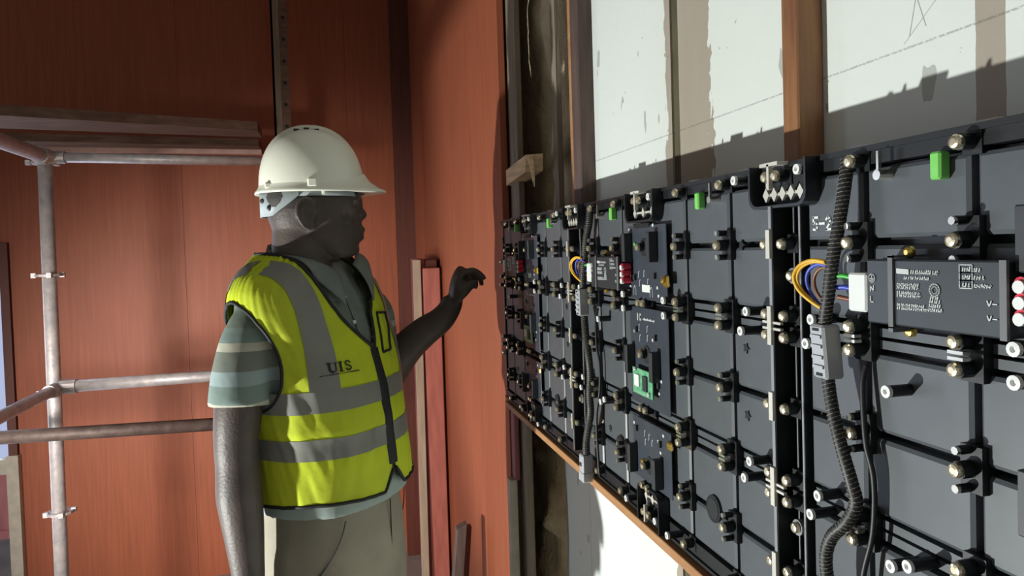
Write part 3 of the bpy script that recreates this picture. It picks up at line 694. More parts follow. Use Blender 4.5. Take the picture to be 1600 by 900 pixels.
def cable(i, pts, r, label, clip=None, plug=None, wires=None):
    base = Vector((XP, Y0-CW*i, ZB))
    root = thing('power_cable', label, 'cable', base+Vector(V(pts[-1][0], pts[-1][1], 0)), 'braided cables down the cabinets')
    g = lambda q: base+Vector(V(*q))
    path = smooth_path([g(q) for q in pts])
    sh = MB().tube(path, r, 10).build('sheath', 'sleeve', root, smooth=True)
    mb = MB()
    for ph in (0, math.pi): mb.tube(helix(path, r*1.0, .0072, 9, ph), .0004, 4)
    mb.build('braid', 'thread', root)
    if clip:
        (s0, t0), (s1, t1) = clip
        w_ = .0095
        c = MB(); c.hexa([g((s1-w_, t1, .014)), g((s1+w_, t1, .014)), g((s0+w_, t0, .014)), g((s0-w_, t0, .014)), g((s1-w_, t1, .032)), g((s1+w_, t1, .032)), g((s0+w_, t0, .032)), g((s0-w_, t0, .032))])
        cl = c.build('connector', 'clipgrey', root, bevel=.002)
        e = MB()
        for q in (.22, .40, .60, .78):
            s_, t_ = s0+(s1-s0)*q, t0+(t1-t0)*q; e.box(g((s_-w_*.7, t_-.0013, .031)), g((s_+w_*.7, t_+.0013, .0335)))
        e.build('rib', 'clipgrey', cl)
        e = MB()
        for q in (.09, .92):
            s_, t_ = s0+(s1-s0)*q, t0+(t1-t0)*q; e.box(g((s_-.004, t_-.0012, .031)), g((s_+.004, t_+.0012, .0326)))
        e.build('slot', 'deep', cl)
    if plug:
        s_, t_ = plug
        p_ = MB().box(g((s_-.010, t_, .010)), g((s_+.010, t_+.032, .030))).build('plug', 'clipgrey', root, bevel=.002)
        MB().box(g((s_-.0115, t_-.016, .009)), g((s_+.0115, t_+.002, .031))).build('plug_cap', 'clipgrey', p_, bevel=.002)
        MB().box(g((s_-.004, t_+.012, .0295)), g((s_+.004, t_+.018, .0312))).build('plug_mark', 'conn', p_)
    for (m_, q, rr) in (wires or []):
        MB().tube(smooth_path([g(k) for k in q]), rr, 8).build('wire', m_, root, smooth=True)
wires3 = [('wy', [(.090, .384, .026), (.078, .3855, .030), (.066, .381, .034), (.060, .371, .036), (.063, .360, .034), (.072, .351, .030), (.083, .343, .024)], .0018),
          ('wy', [(.090, .3825, .024), (.078, .384, .029), (.067, .379, .033), (.062, .370, .034), (.065, .3595, .032), (.074, .350, .028), (.084, .342, .023)], .0014),
          ('wb', [(.094, .378, .022), (.082, .382, .026), (.071, .377, .028), (.067, .367, .028), (.071, .355, .026), (.082, .340, .021)], .0016),
          ('wbr', [(.094, .377, .020), (.084, .379, .024), (.076, .374, .025), (.073, .366, .025), (.076, .356, .024), (.085, .344, .020)], .0015),
          ('wg', [(.094, .3715, .020), (.102, .3722, .018), (.110, .3705, .015)], .0022), ('wb', [(.094, .362, .018), (.102, .3625, .016), (.110, .361, .014)], .0022), ('wbr', [(.095, .354, .018), (.102, .353, .016), (.110, .352, .014)], .002)]
def near(pts, ds=0.0): return [(s+ds, t, n) for s, t, n in pts]
cable(2, [(.100, .470, .010), (.100, .445, .014), (.098, .417, .018), (.094, .385, .022), (.089, .355, .023), (.084, .332, .023), (.085, .305, .023), (.087, .282, .023), (.094, .255, .024), (.104, .227, .024), (.113, .200, .022), (.115, .183, .020), (.108, .165, .024), (.094, .148, .028), (.086, .125, .028), (.087, .09, .024), (.093, .05, .02), (.098, .010, .016)], .0055,
      'black braided cable with yellow wires and grey connector on the nearest cabinet', clip=((.083, .330), (.088, .284)), wires=wires3)
cable(1, [(.100, .470, .010), (.098, .445, .012), (.092, .417, .016), (.087, .385, .018), (.082, .355, .020), (.079, .332, .020), (.080, .305, .020), (.082, .282, .020), (.093, .25, .022), (.104, .215, .022), (.104, .185, .020), (.104, .150, .022), (.106, .120, .022), (.092, .09, .022), (.078, .06, .022), (.072, .035, .02)], .0062,
      'black braided cable ending in a grey plug on the middle cabinet', clip=((.080, .330), (.082, .284)), plug=(.070, .006), wires=wires3)
for i, lb in ((2, 'thin black cable hanging beside the thick braided one, nearest cabinet'), (1, 'thin black cable hanging beside the braided one, middle cabinet')):
    base = Vector((XP, Y0-CW*i, ZB))
    pts = [(.113, .298, .006), (.113, .28, .010), (.118, .235, .012), (.124, .205, .010), (.122, .16, .010), (.113, .11, .014), (.112, .03, .012), (.112, .012, .01)]
    o = MB().tube(smooth_path([base+Vector(V(*q)) for q in pts]), .0024, 8).build('signal_cable', 'sleeve', smooth=True)
    recentre(tag(o, lb, 'cable', 'thin cables down the cabinets'))

# ------------------------------------------------------------------ the worker
OX, OY = -.058, 1.672; TH = R_(55)
FR = Vector((math.sin(TH), -math.cos(TH), 0)); RT = Vector((-math.cos(TH), -math.sin(TH), 0))
KP = np.array([(0.99, .166, .130, .030), (1.05, .167, .134, .034), (1.15, .171, .137, .034), (1.25, .178, .139, .026), (1.35, .187, .137, .012), (1.42, .194, .130, .0), (1.49, .197, .115, -.012), (1.53, .184, .10, -.02), (1.56, .145, .088, -.028), (1.585, .092, .078, -.032), (1.605, .072, .072, -.03)])
_z = np.linspace(KP[0, 0], KP[-1, 0], 240)
def _sm(col):
    v = np.interp(_z, KP[:, 0], col); k = np.ones(15)/15
    return np.convolve(np.pad(v, 7, mode='edge'), k, 'valid')
_A, _B, _C = _sm(KP[:, 1]), _sm(KP[:, 2]), _sm(KP[:, 3])
def prof(z): return float(np.interp(z, _z, _A)), float(np.interp(z, _z, _B)), float(np.interp(z, _z, _C))
def T(x, y, z): return Vector((OX, OY, 0)) + RT*x + FR*y + Vector((0, 0, z))
def spow(c, n): return math.copysign(abs(c)**(2/n), c)
def lift(z): return max(0, min(1, (z-1.47)/.08))
def S(beta, z, off=0.0, n=2.3):
    a, b, c = prof(z); l = lift(z)
    return T((a+off)*spow(math.cos(beta), n), (b+off)*spow(math.sin(beta), n)+c, z+off*l*.9)
def lateral(beta, z, n=2.3): return prof(z)[0]*spow(math.cos(beta), n)
def wrink(beta, z):
    w_ = .0035*noise.noise(Vector((math.cos(beta)*3, math.sin(beta)*3, z*9)))+.003*noise.noise(Vector((math.cos(beta)*7+5, math.sin(beta)*7, z*6+z*14*math.cos(beta-.8))))
    w_ += .006*max(0, 1-abs(z-1.245)/.03)*max(0, math.cos(beta-.45))*(.6+.4*math.sin(beta*9))
    return w_+.010*max(0, (1.22-z)/.12)

me_root = thing('person', 'worker in a white hard hat and lime hi-vis vest, reaching towards the screen', 'person', (OX, OY, 0))

# body: one continuous skin
bd = MB()
rings = []
for z in np.linspace(1.0, 1.60, 24):
    rings.append([S(2*math.pi*j/40, float(z), -.016) for j in range(40)])
bd.loft(rings)
HX, HY, HZ = -.052, 1.655, 1.597            # head axis at chin height
hd = Vector((1, .02, 0)).normalized(); hl = Vector((-hd.y, hd.x, 0))   # forward, and the far side
def Hp(f, l, z): return Vector((HX, HY, HZ)) + hd*f + hl*l + Vector((0, 0, z))
# neck
nk = [(1.50, -.028, .078, .074), (1.56, -.030, .068, .066), (1.60, -.030, .064, .061), (1.64, -.028, .064, .060), (1.69, -.022, .066, .060)]
bd.loft([[Vector((HX, HY, z)) + hd*(c + rx*math.cos(2*math.pi*j/28)) + hl*(ry*math.sin(2*math.pi*j/28)) for j in range(28)] for z, c, rx, ry in nk])
# head: front / back / half width per height
HP = [(-.006, .074, .020, .030), (.004, .091, -.005, .040), (.018, .0945, -.040, .050), (.030, .096, -.066, .057), (.045, .101, -.082, .062), (.062, .103, -.091, .066), (.080, .101, -.097, .069), (.100, .0985, -.101, .072), (.126, .103, -.103, .075), (.150, .103, -.103, .077), (.180, .096, -.099, .076), (.205, .082, -.090, .068), (.225, .060, -.072, .054), (.240, .030, -.045, .034), (.246, .006, -.02, .014)]
rings = []
for z, f, b, w_ in HP:
    c, rx = (f+b)/2, (f-b)/2; rg = []
    for j in range(36):
        a = 2*math.pi*j/36; ca, sa = math.cos(a), math.sin(a)
        n_ = 2.25
        taper = 1-.16*max(0, ca)**2 if z < .13 else 1-.05*max(0, ca)**2
        rg.append(Hp(c+rx*spow(ca, n_), w_*spow(sa, n_)*taper, z))
    rings.append(rg)
bd.loft(rings)
E = lambda f, l, z, r, ax=None: bd.ell(Hp(f, l, z), r, 14, 10, 0, ax or (hd, hl, Vector((0, 0, 1))))
E(.098, 0, .112, (.010, .008, .026)); E(.1035, 0, .090, (.0125, .0115, .012)); E(.097, .012, .086, (.011, .009, .009)); E(.097, -.012, .086, (.011, .009, .009))   # nose
E(.098, 0, .0565, (.0125, .024, .0085)); E(.096, 0, .0385, (.0125, .022, .0085)); E(.084, 0, .012, (.0125, .020, .014))  # lips, chin
E(.094, .030, .134, (.012, .026, .008)); E(.094, -.030, .134, (.012, .026, .008))      # brow
E(.070, .044, .088, (.022, .018, .018)); E(.070, -.044, .088, (.022, .018, .018))      # cheeks
for sd in (-1, 1):                                                                     # ears
    ep = [Hp(-.002+.006*0, sd*.074, .064), Hp(-.012, sd*.080, .058), Hp(-.024, sd*.086, .068), Hp(-.032, sd*.090, .086), Hp(-.033, sd*.091, .104), Hp(-.024, sd*.090, .119), Hp(-.010, sd*.084, .122), Hp(.000, sd*.078, .112), Hp(.000, sd*.076, .098)]
    bd.tube(smooth_path(ep, 4), .0052, 8)
    bd.ell(Hp(-.014, sd*.077, .090), (.019, .006, .028), 12, 8, 0, (hd, hl, Vector((0, 0, 1))))
    bd.ell(Hp(.003, sd*.078, .088), (.005, .006, .008), 8, 6, 0, (hd, hl, Vector((0, 0, 1))))
    bd.ell(Hp(-.004, sd*.077, .062), (.008, .006, .009), 8, 6, 0, (hd, hl, Vector((0, 0, 1))))
# right arm hanging (near the camera)
def limb(pts, n=20, k=5):
    c = smooth_path([p for p, _ in pts], k); rs = []
    for i in range(len(pts)-1):
        for j in range(k): rs.append(pts[i][1]+(pts[i+1][1]-pts[i][1])*j/k)
    rs.append(pts[-1][1]); bd.tube(c, rs, n)
limb([((-.140, 1.585, 1.45), .048), ((-.178, 1.548, 1.43), .050), ((-.197, 1.522, 1.37), .049), ((-.206, 1.503, 1.30), .0465), ((-.212, 1.500, 1.24), .0430), ((-.211, 1.500, 1.19), .0425), ((-.210, 1.496, 1.13), .0445), ((-.205, 1.492, 1.07), .0400), ((-.200, 1.488, 1.00), .0335), ((-.197, 1.485, .945), .0290), ((-.195, 1.483, .915), .0285)])
def hand(wr, up, palm, side, curl, spread=1.0, thumb=None):
    # wr wrist, up = along the hand, palm = palm normal, side = thumb side
    ax = (side, palm, up)
    bd.ell(wr+up*.045, (.043, .0205, .057), 16, 12, 0, ax); bd.ell(wr+up*.012, (.030, .021, .032), 14, 10, 0, ax)
    for k in range(4):
        L_ = (.072, .080, .075, .058)[k]; x = (.030, .010, -.011, -.030)[k]*spread
        p = wr+up*(.082-.004*abs(k-1))+side*x; dr = up.copy(); pts = [(p-up*.02, .0088), (p, .0092)]
        ang = 0
        for q, fr_ in enumerate((.45, .32, .23)):
            ang += curl[k][q]; dd = up*math.cos(ang)+palm*math.sin(ang)
            p = p+dd*L_*fr_; pts.append((p, (.0084, .0078, .0062)[q]))
        limb(pts, 10, 3)
    t = thumb or [(wr+up*.015+side*.026+palm*.004, .0125), (wr+up*.042+side*.046+palm*.014, .0115), (wr+up*.066+side*.052+palm*.022, .0100), (wr+up*.084+side*.050+palm*.030, .0078)]
    limb(t, 10, 3)
UPR = Vector((.05, -.10, -1)).normalized(); PALM = (Vector((.85, .35, 0))-UPR*Vector((.85, .35, 0)).dot(UPR)).normalized(); SIDE = UPR.cross(PALM).normalized()
if SIDE.dot(FR) < 0: SIDE = -SIDE
hand(Vector((-.195, 1.482, .905)), UPR, PALM, SIDE, [(.35, .5, .4)]*4)
# left arm: upper arm hidden behind the torso, forearm reaching to the screen
limb([((.03, 1.79, 1.475), .058), ((.062, 1.835, 1.44), .056), ((.075, 1.862, 1.36), .050), ((.082, 1.876, 1.28), .045), ((.098, 1.874, 1.262), .044), ((.150, 1.861, 1.355-.012), .0435), ((.200, 1.850, 1.390), .0395), ((.243, 1.839, 1.420), .0340), ((.266, 1.835, 1.446), .0300), ((.280, 1.832, 1.474), .0265)])
W2 = Vector((.281, 1.832, 1.462)); UP2 = Vector((.22, .0, .975)).normalized(); PA2 = Vector((.97, -.06, -.22)).normalized(); PA2 = (PA2-UP2*PA2.dot(UP2)).normalized(); SD2 = UP2.cross(PA2).normalized()
if SD2.y > 0: SD2 = -SD2
hand(W2, UP2, PA2, SD2, [(1.05, .85, .25), (1.30, 1.00, .40), (1.40, 1.15, .5), (1.45, 1.25, .6)], 1.05,
     [(W2+UP2*.012+SD2*.022, .0130), (W2+UP2*.036+SD2*.034+PA2*.014, .0145), (W2+UP2*.058+SD2*.030+PA2*.028, .0140), (W2+UP2*.064+SD2*.027+PA2*.046, .0100)])
# pelvis and legs inside the trousers
bd.loft([[T(.15*math.cos(2*math.pi*j/30), .12*math.sin(2*math.pi*j/30)+.02, z) for j in range(30)] for z in (.86, .94, 1.02)])
for sd in (-1, 1): limb([(T(sd*.085, .01, .93), .082), (T(sd*.09, .012, .75), .075), (T(sd*.095, .015, .5), .052), (T(sd*.10, .0, .3), .048), (T(sd*.10, -.01, .08), .034)], 16, 3)
remesh('body', bd, 'skin', me_root, .0046, 5, .5)
# eyes and short hair
for sd in (-1, 1): MB().ell(Hp(.0835, sd*.030, .117), (.011, .011, .0095), 12, 8).build('eye', 'eye', me_root, smooth=True)
hr = MB()
rings = []
for z, f, b, w_ in HP:
    if z < .099: continue
    g_ = .004; f2 = min(f+g_, .02+max(0, z-.125)*1.5) if z < .18 else f+g_*.4
    c, rx = (f2+b-g_)/2, (f2-b+g_)/2
    rings.append([Hp(c+rx*spow(math.cos(2*math.pi*j/36), 2.25), (w_+.0025)*spow(math.sin(2*math.pi*j/36), 2.25), z+.002) for j in range(36)])
hr.loft(rings).build('hair', 'hair', me_root, smooth=True)

# polo shirt: torso and short sleeves, collar, button
st = MB(); rings = []
for z in np.linspace(1.068, 1.588, 44):
    z = float(z); rings.append([S(2*math.pi*j/72, z, -.002+(.012 if z < 1.11 else .0)+.003*noise.noise(Vector((math.cos(j*.0873)*4, math.sin(j*.0873)*4, z*8)))) for j in range(72)])
st.loft(rings)
def sleeve(pts):
    c = smooth_path([p for p, _ in pts], 6); rs = []
    for i in range(len(pts)-1):
        for j in range(6): rs.append(pts[i][1]+(pts[i+1][1]-pts[i][1])*j/6)
    rs.append(pts[-1][1]); st.tube(c, rs, 28)
sleeve([((-.120, 1.60, 1.455), .056), ((-.158, 1.572, 1.462), .058), ((-.183, 1.545, 1.425), .058), ((-.196, 1.522, 1.375), .0585), ((-.202, 1.508, 1.335), .0585), ((-.2035, 1.503, 1.306), .0595)])
sleeve([((.02, 1.78, 1.475), .064), ((.060, 1.832, 1.445), .066), ((.072, 1.860, 1.38), .063), ((.082, 1.872, 1.315), .060)])
sh = remesh('polo_shirt', st, 'shirt', me_root, .006, 2, .5)
# collar: open fold around the neck with two points
def collar_ring(t, o, dz):
    out = []
    for j in range(41):
        a = R_(-238+296*j/40)          # opens at the front
        fr_ = j/40
        e = abs(fr_-.5)*2
        cx, cy = .069+o+.030*e**3, .071+o+.040*e**3
        out.append(T(cx*math.cos(a-R_(0)), -.026+cy*math.sin(a), 1.622-.070*e**2.0+dz*(1+.5*e**3)))
    return out
cl = MB(); cl.loft([collar_ring(0, .000, .0), collar_ring(0, .006, .006), collar_ring(0, .019, -.036), collar_ring(0, .017, -.038), collar_ring(0, .004, -.001)], False, 0, closed=False)
co = cl.build('collar', 'shirtrim', me_root, smooth=True)
for sd in (1, -1):
    mb = MB(); rows = []; o_ = .013 if sd > 0 else .024
    A_, B_, C_, D_ = (.086, 1.592), (.022, 1.556), (.042, 1.488), (.090, 1.540)
    for a in range(8):
        u = a/7; row = []
        for b in range(8):
            v = b/7
            x = (A_[0]*(1-v)+B_[0]*v)*(1-u)+(D_[0]*(1-v)+C_[0]*v)*u; z = (A_[1]*(1-v)+B_[1]*v)*(1-u)+(D_[1]*(1-v)+C_[1]*v)*u
            c_ = max(-1, min(1, x/prof(z)[0])); row.append(S(math.acos(sd*abs(c_)**1.15) if True else 0, z, o_+.006*math.sin(math.pi*u)))
        rows.append(row)
    mb.loft(rows, False, 0, closed=False); fl_ = mb.build('collar_flap', 'shirtrim', me_root, smooth=True); md = fl_.modifiers.new('t', 'SOLIDIFY'); md.thickness = .003
pk = MB()
for k in range(2):
    z = 1.505-.052*k; pk.ell(S(R_(84), z, .004), (.0045, .0045, .0045), 10, 6)
pk.build('button', 'white', me_root)
plk = MB(); rows = []
for k in range(14):
    z = 1.56-.013*k; rows.append([S(math.acos(max(-1, min(1, x/prof(z)[0]))), z, o_) for x, o_ in ((-.016, .001), (-.014, .0035), (.014, .0035), (.016, .001))])
plk.loft(rows, False, 0, closed=False); plk.build('placket', 'shirtrim', me_root)

# hi-vis vest: shell over the torso with arm holes, V neck and curved hem
HEM0 = 1.098
WN = [(1.392, 0), (1.42, .032), (1.45, .058), (1.49, .082), (1.53, .094), (1.56, .096), (1.60, .086)]
def wneck(z, right): 
    v = float(np.interp(z, [q[0] for q in WN], [q[1] for q in WN])); return v if right else v*(.42+.58*max(0, min(1, (z-1.47)/.1)))
def hem(beta):
    e = abs((beta-math.pi/2+math.pi) % (2*math.pi)-math.pi)
    return HEM0+.004*math.sin(beta*3)+.048*max(0, 1-e/.17)**1.2
def ahole(beta, z):
    b = (beta+math.pi) % (2*math.pi)-math.pi
    for c, hw in ((R_(-16), R_(34)), (R_(196-360), R_(34))):
        d_ = (b-c+math.pi) % (2*math.pi)-math.pi
        q = (d_/hw)**2+((z-1.392)/.112)**2
        if q < 1: return True
    return False
VO = .013
def VS(beta, z, o=0.0): return S(beta, z, VO+wrink(beta, z)+o)
NB, NZ = 240, 100
ztop = 1.594
gr = {}; vm = MB()
vv = []
for i in range(NZ+1):
    for j in range(NB):
        b = 2*math.pi*j/NB; h0 = hem(b); z = h0+(ztop-h0)*i/NZ; vv.append(VS(b, z))
fs = []
for i in range(NZ):
    for j in range(NB):
        b = 2*math.pi*(j+.5)/NB; h0 = hem(b); z = h0+(ztop-h0)*(i+.5)/NZ
        if ahole(b, z): continue
        x = lateral(b, z)
        if 0 < b < math.pi and z > 1.392 and abs(x) < wneck(z, x > 0): continue
        if abs(b-math.pi/2) < R_(.8) and z < 1.147: continue
        j2 = (j+1) % NB; fs.append((i*NB+j, i*NB+j2, (i+1)*NB+j2, (i+1)*NB+j))
vm.add(vv, fs)
vest = vm.build('safety_vest', 'lime', me_root, smooth=True)
sm = vest.modifiers.new('thick', 'SOLIDIFY'); sm.thickness = .0022; sm.offset = -1
vest['label'] = 'lime yellow hi-vis vest with grey reflective stripes and black piping'
def band(z0, z1, name='reflective_stripe'):
    mb = MB(); rows = []
    bs = np.linspace(math.pi/2+.012, math.pi/2+2*math.pi-.012, 200)
    for k in range(6): rows.append([VS(float(b), z0+(z1-z0)*k/5, .0016) for b in bs])
    mb.loft(rows, False, 0, closed=False); return mb.build(name, 'reflect', vest, smooth=True)
band(1.284, 1.327); band(1.190, 1.232)
def bfor(x, z, front=True):
    a = prof(z)[0]; c = max(-1, min(1, x/a)); b = math.acos(math.copysign(abs(c)**(2.3/2), c)); return b if front else -b
def ztopx(x):
    zz = [z for z in np.linspace(1.45, 1.594, 150) if prof(float(z))[0] >= abs(x)]; return float(zz[-1]) if zz else 1.5
for sd in (1, -1):
    for front in (True, False):
        mb = MB(); rows = []
        for k in range(41):
            q = k/40; row = []
            for u in np.linspace(0, 1, 6):
                xb = .110+.048*u; xt = .106+.048*u          # drifts inwards towards the shoulder
                zt = ztopx(xt); z = 1.326+(zt-1.326)*q; x = xb+(xt-xb)*q
                row.append(VS(bfor(sd*x, z, front), z, .0016))
            rows.append(row)
        mb.loft(rows, False, 0, closed=False); mb.build('shoulder_stripe', 'reflect', vest, smooth=True)
# piping
def pipe(pts, r=.0038, name='piping', m_='pipe'): return MB().tube(pts, r, 6).build(name, m_, vest, smooth=True)
for c in (R_(-16), R_(196)):
    pts = []
    for k in range(61):
        a = 2*math.pi*k/60; b = c+R_(34)*math.cos(a); z = 1.392+.112*math.sin(a); pts.append(VS(b, z, .0005))
    pipe(pts)
for rt in (True, False):
    pts = [VS(bfor((1 if rt else -1)*wneck(z, rt), z), z, .0005) for z in np.linspace(1.392, 1.592, 40).tolist()]
    pipe(pts, .0042)
bk = []
b0, b1 = bfor(wneck(1.592, True), 1.592), bfor(-wneck(1.592, False), 1.592)
for k in range(30): bk.append(VS(b0+(b1-2*math.pi-b0)*k/29, 1.593, .0))
pipe(bk)
pipe([VS(math.pi/2+.02+2*math.pi*k/160*(1-.04/6.28), hem(math.pi/2+.02+2*math.pi*k/160*(1-.04/6.28)), .0005) for k in range(161)])
zp = MB(); rows = []
for k in range(30):
    z = 1.146+(1.395-1.146)*k/29; rows.append([VS(math.pi/2+R_(q), z, o_) for q, o_ in ((-3.2, .0005), (-2.2, .004), (2.2, .004), (3.2, .0005))])
zp.loft(rows, False, 0, closed=False); zp.build('zip', 'pipe', vest, smooth=True)
# pocket outline on the far chest
pc = [(-.052, 1.466), (-.100, 1.462), (-.068, 1.382), (-.030, 1.380)]
for a, b in zip(pc, pc[1:]+pc[:1]):
    pipe([VS(bfor(a[0]+(b[0]-a[0])*k/8, a[1]+(b[1]-a[1])*k/8), a[1]+(b[1]-a[1])*k/8, .002) for k in range(9)], .0028, 'pocket_trim')
# UIS print
ui = MB()
def fv(u, v, n): 
    x = .142-u; z = 1.357+v-.0; return VS(bfor(x, z), z, .0025+n)
U_ = lambda pts, wd: ribbon(ui, pts, wd, fv)
kx = .062/.0455
def gl(pts, x0): return [(x0+a*kx, .0045+b) for a, b in pts]
U_(gl([(.003, .019), (.003, .006), (.0045, .0028), (.007, .001)], .013), .0042*1.1); U_(gl([(.007, .001), (.0105, .0025), (.0115, .006), (.0115, .019)], .013), .0018); U_(gl([(-.0005, .019), (.0062, .019)], .013), .0014); U_(gl([(.0092, .019), (.0138, .019)], .013), .0014)
U_(gl([(.0035, .001), (.0035, .019)], .034), .0046); U_(gl([(0, .019), (.007, .019)], .034), .0014); U_(gl([(0, .001), (.007, .001)], .034), .0014)
U_(gl([(.0098, .0155), (.0075, .0188), (.0035, .0188), (.0015, .0155), (.003, .0118), (.0085, .0085), (.0105, .005), (.008, .0015), (.0035, .0012), (.001, .0045)], .047), .0028)
U_([(.0, .0), (.078, .0)], .0014); 
for k in range(19): U_([(.002+k*.004, .0002), (.002+k*.004+.002, .0012)], .0013)
ui.build('chest_print', 'pipe', vest)

# trousers
tr = MB()
tr.loft([[T((.160+o)*spow(math.cos(2*math.pi*j/40), 2.3), (.132+o)*spow(math.sin(2*math.pi*j/40), 2.3)+.028, z) for j in range(40)] for z, o in ((.84, .012), (.92, .013), (1.0, .008), (1.06, .0), (1.10, -.002))])
def tl(pts):
    c = smooth_path([p for p, _ in pts], 5); rs = []
    for i in range(len(pts)-1):
        for j in range(5): rs.append(pts[i][1]+(pts[i+1][1]-pts[i][1])*j/5)
    rs.append(pts[-1][1]); tr.tube(c, rs, 24)
for sd in (-1, 1): tl([(T(sd*.078, .022, .98), .096), (T(sd*.086, .024, .86), .103), (T(sd*.093, .022, .70), .096), (T(sd*.097, .015, .5), .083), (T(sd*.10, .0, .3), .076), (T(sd*.10, -.005, .1), .070), (T(sd*.10, -.005, .06), .070)])
tro = remesh('trousers', tr, 'trouser', me_root, .009, 3, .5)
def tsurf(b, z, o): return T((.160+o)*spow(math.cos(b), 2.3), (.132+o)*spow(math.sin(b), 2.3)+.028, z)
for sd in (1, -1):
    MB().tube([tsurf(math.pi/2-sd*R_(90-q_), z_, .0125) for k_, (q_, z_) in enumerate([(50-1.2*k_-.25*k_*k_, 1.055-.014*k_) for k_ in range(10)])], .0014, 6).build('pocket_seam', 'pipe', me_root)
MB().tube([tsurf(math.pi/2+R_(3), 1.06-.014*k_, .009) for k_ in range(9)], .0014, 6).build('fly_seam', 'pipe', me_root)
for sd in (-1, 1):
    bs = MB(); rings = []
    for q, (zl_, hw, y0, y1) in enumerate(((0, .048, -.09, .19), (.03, .050, -.092, .192), (.06, .046, -.085, .15), (.10, .044, -.075, .05))):
        rings.append([T(sd*.10+hw*math.cos(2*math.pi*j/20), (y0+y1)/2+(y1-y0)/2*math.sin(2*math.pi*j/20), zl_) for j in range(20)])
    bs.loft(rings).build('boot', 'shoe', me_root, smooth=True)

# ------------------------------------------------------------------ hard hat
hz = HZ+.141                                     # brim height above the chin
hh = thing('hard_hat', 'ivory white hard hat worn by the worker', 'hard hat', tuple(Hp(0, 0, .141)))
def Hh(f, l, z): return Hp(f, l, .141+z)
def dome(a, zf, o=0.0):
    # footprint radius at angle a and height fraction zf (0..1)
    rf, rb, rw = .112+o, .114+o, .097+o
    ca, sa = math.cos(a), math.sin(a)
    rx = rf if ca > 0 else rb
    k = max(0, 1-zf**2.35)**(1/2.15)
    f = rx*spow(ca, 2.1)*k; l = rw*spow(sa, 2.1)*k
    return f-.004*zf, l
HT = .143
sh_ = MB(); rings = []
for i in range(25):
    zf = math.sin(math.pi/2*i/24.0*.995); rg = []
    for j in range(72):
        a = 2*math.pi*j/72; f, l = dome(a, zf)
        ridge = .006*math.exp(-(l/.020)**2)*max(0, (zf-.35)/.65)      # raised crown ridge
        ridge -= .0025*math.exp(-((abs(l)-.032)/.009)**2)*max(0, (zf-.45)/.55)
        rg.append(Hh(f, l, HT*zf+ridge))
    rings.append(rg)
sh_.loft(rings)
shell = sh_.build('shell', 'helmet', hh, smooth=True)
br = MB(); rows = []
def brim_out(a):
    ca = math.cos(a); f, l = dome(a, 0)
    e = .009+.038*max(0, ca)**3.0
    v = Vector((f, l)); u = v.normalized()
    return f+u.x*e, l+u.y*e*.75, .002*max(0, ca)**4
for t_, up_ in ((0, .014), (.25, .008), (.7, .003), (1, -.001), (1.0, -.005), (.7, -.004), (0, -.003)):
    row = []
    for j in range(72):
        a = 2*math.pi*j/72; f0, l0 = dome(a, .06); f1, l1, dz = brim_out(a)
        vis = max(0, math.cos(a))**3
        row.append(Hh(f0+(f1-f0)*t_, l0+(l1-l0)*t_, up_*(1+1.0*vis*(1-t_)) + dz*t_ + (.012*vis*(1-t_)**1.5 if up_ > 0 else 0)))
    rows.append(row)
br.loft(rows, False); br.build('brim', 'helmet', hh, smooth=True)
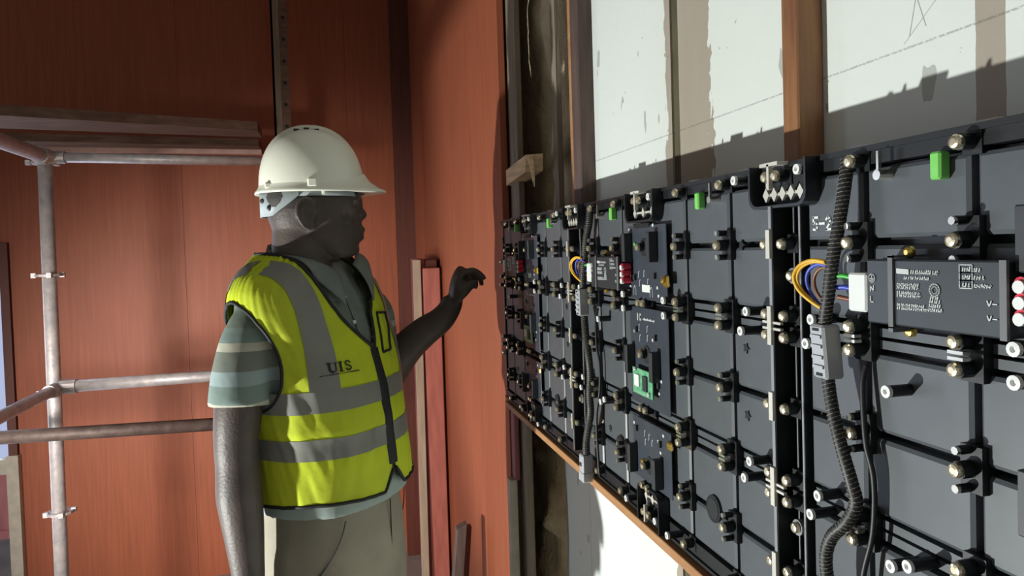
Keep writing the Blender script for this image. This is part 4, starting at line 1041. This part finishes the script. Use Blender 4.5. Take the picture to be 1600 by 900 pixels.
for sd in (-1, 1):
    for k in range(3):
        a = math.atan2(1, (.22, .02, -.20)[k]); zf = .935
        f, l = (-.030+.021*k), sd*.037; zz = .1285+(.0022 if k == 1 else 0)
        MB().box(Hh(f-.0055, l-.0022, zz), Hh(f+.0055, l+.0022, zz+.0058)).build('vent_slot', 'deep', shell)
    for f, w_ in ((-.088, .009), (.000, .010)):
        l = sd*(.097*math.sqrt(max(0, 1-(f/.114)**2)))
        MB().box(Hh(f-w_, l-sd*.010, .004), Hh(f+w_, l+sd*.007, .017+.006*(f > -.05))).build('clip_slot', 'helmet', shell, bevel=.003)
    MB().box(Hh(.018, sd*.094, -.012), Hh(.025, sd*.098, .002)).build('strap_lug', 'helmet', hh, bevel=.001)
# suspension: head band and nape strap with ratchet
hb_ = MB(); rows = []
for zz, o in ((-.001, .0), (-.001, .003), (-.016, .003), (-.016, .0)):
    rows.append([Hh(-.0+(.104+o)*math.cos(2*math.pi*j/60), (.0805+o)*math.sin(2*math.pi*j/60), zz+.003) for j in range(60)])
hb_.loft(rows, False); hb_.build('head_band', 'strap', hh, smooth=True)
nb_ = MB(); rows = []
for k in range(41):
    a = R_(104+152*k/40); e = math.sin(math.pi*k/40)
    c0 = -.010; c1 = -.012-.042*min(1, e*1.5)**.9
    r0, r1 = .1085, .0855
    rows.append([Hh(-.002+(r0+o)*math.cos(a), (r1+o)*math.sin(a), z_) for z_, o in ((c0+.010, 0), (c0+.010, .003), (c1, .003), (c1, 0))])
nb_.loft(rows, False); ns = nb_.build('nape_strap', 'strap', hh, smooth=True)
for sd in (-1, 1):
    a = R_(180-sd*38); MB().ell(Hh(-.002+.111*math.cos(a), .0885*math.sin(a), -.036), (.006, .004, .007), 10, 8).build('ratchet_slot', 'conn', ns)
    a = R_(180-sd*22); MB().ell(Hh(-.002+.110*math.cos(a), .087*math.sin(a), -.020), (.007, .008, .0055), 12, 8).build('strap_hole', 'hair', ns)

# ------------------------------------------------------------------ the work light that lights the place (left of the frame)
wl = thing('work_light', 'black tripod work light left of the worker', 'lamp', (LAMP.x-.09, LAMP.y, 0))
MB().box((LAMP.x-.16, LAMP.y-.08, LAMP.z-.06), (LAMP.x-.10, LAMP.y+.08, LAMP.z+.06)).build('housing', 'conn', wl, bevel=.006)
MB().cyl((LAMP.x-.13, LAMP.y, .35), (LAMP.x-.13, LAMP.y, LAMP.z-.06), .012, n=12).build('pole', 'conn', wl, smooth=True)
for k in range(3):
    a = 2*math.pi*k/3+.5
    MB().cyl((LAMP.x-.13, LAMP.y, .42), (LAMP.x-.13+.3*math.cos(a), LAMP.y+.3*math.sin(a), .006), .009, n=10).build('leg', 'conn', wl, smooth=True)
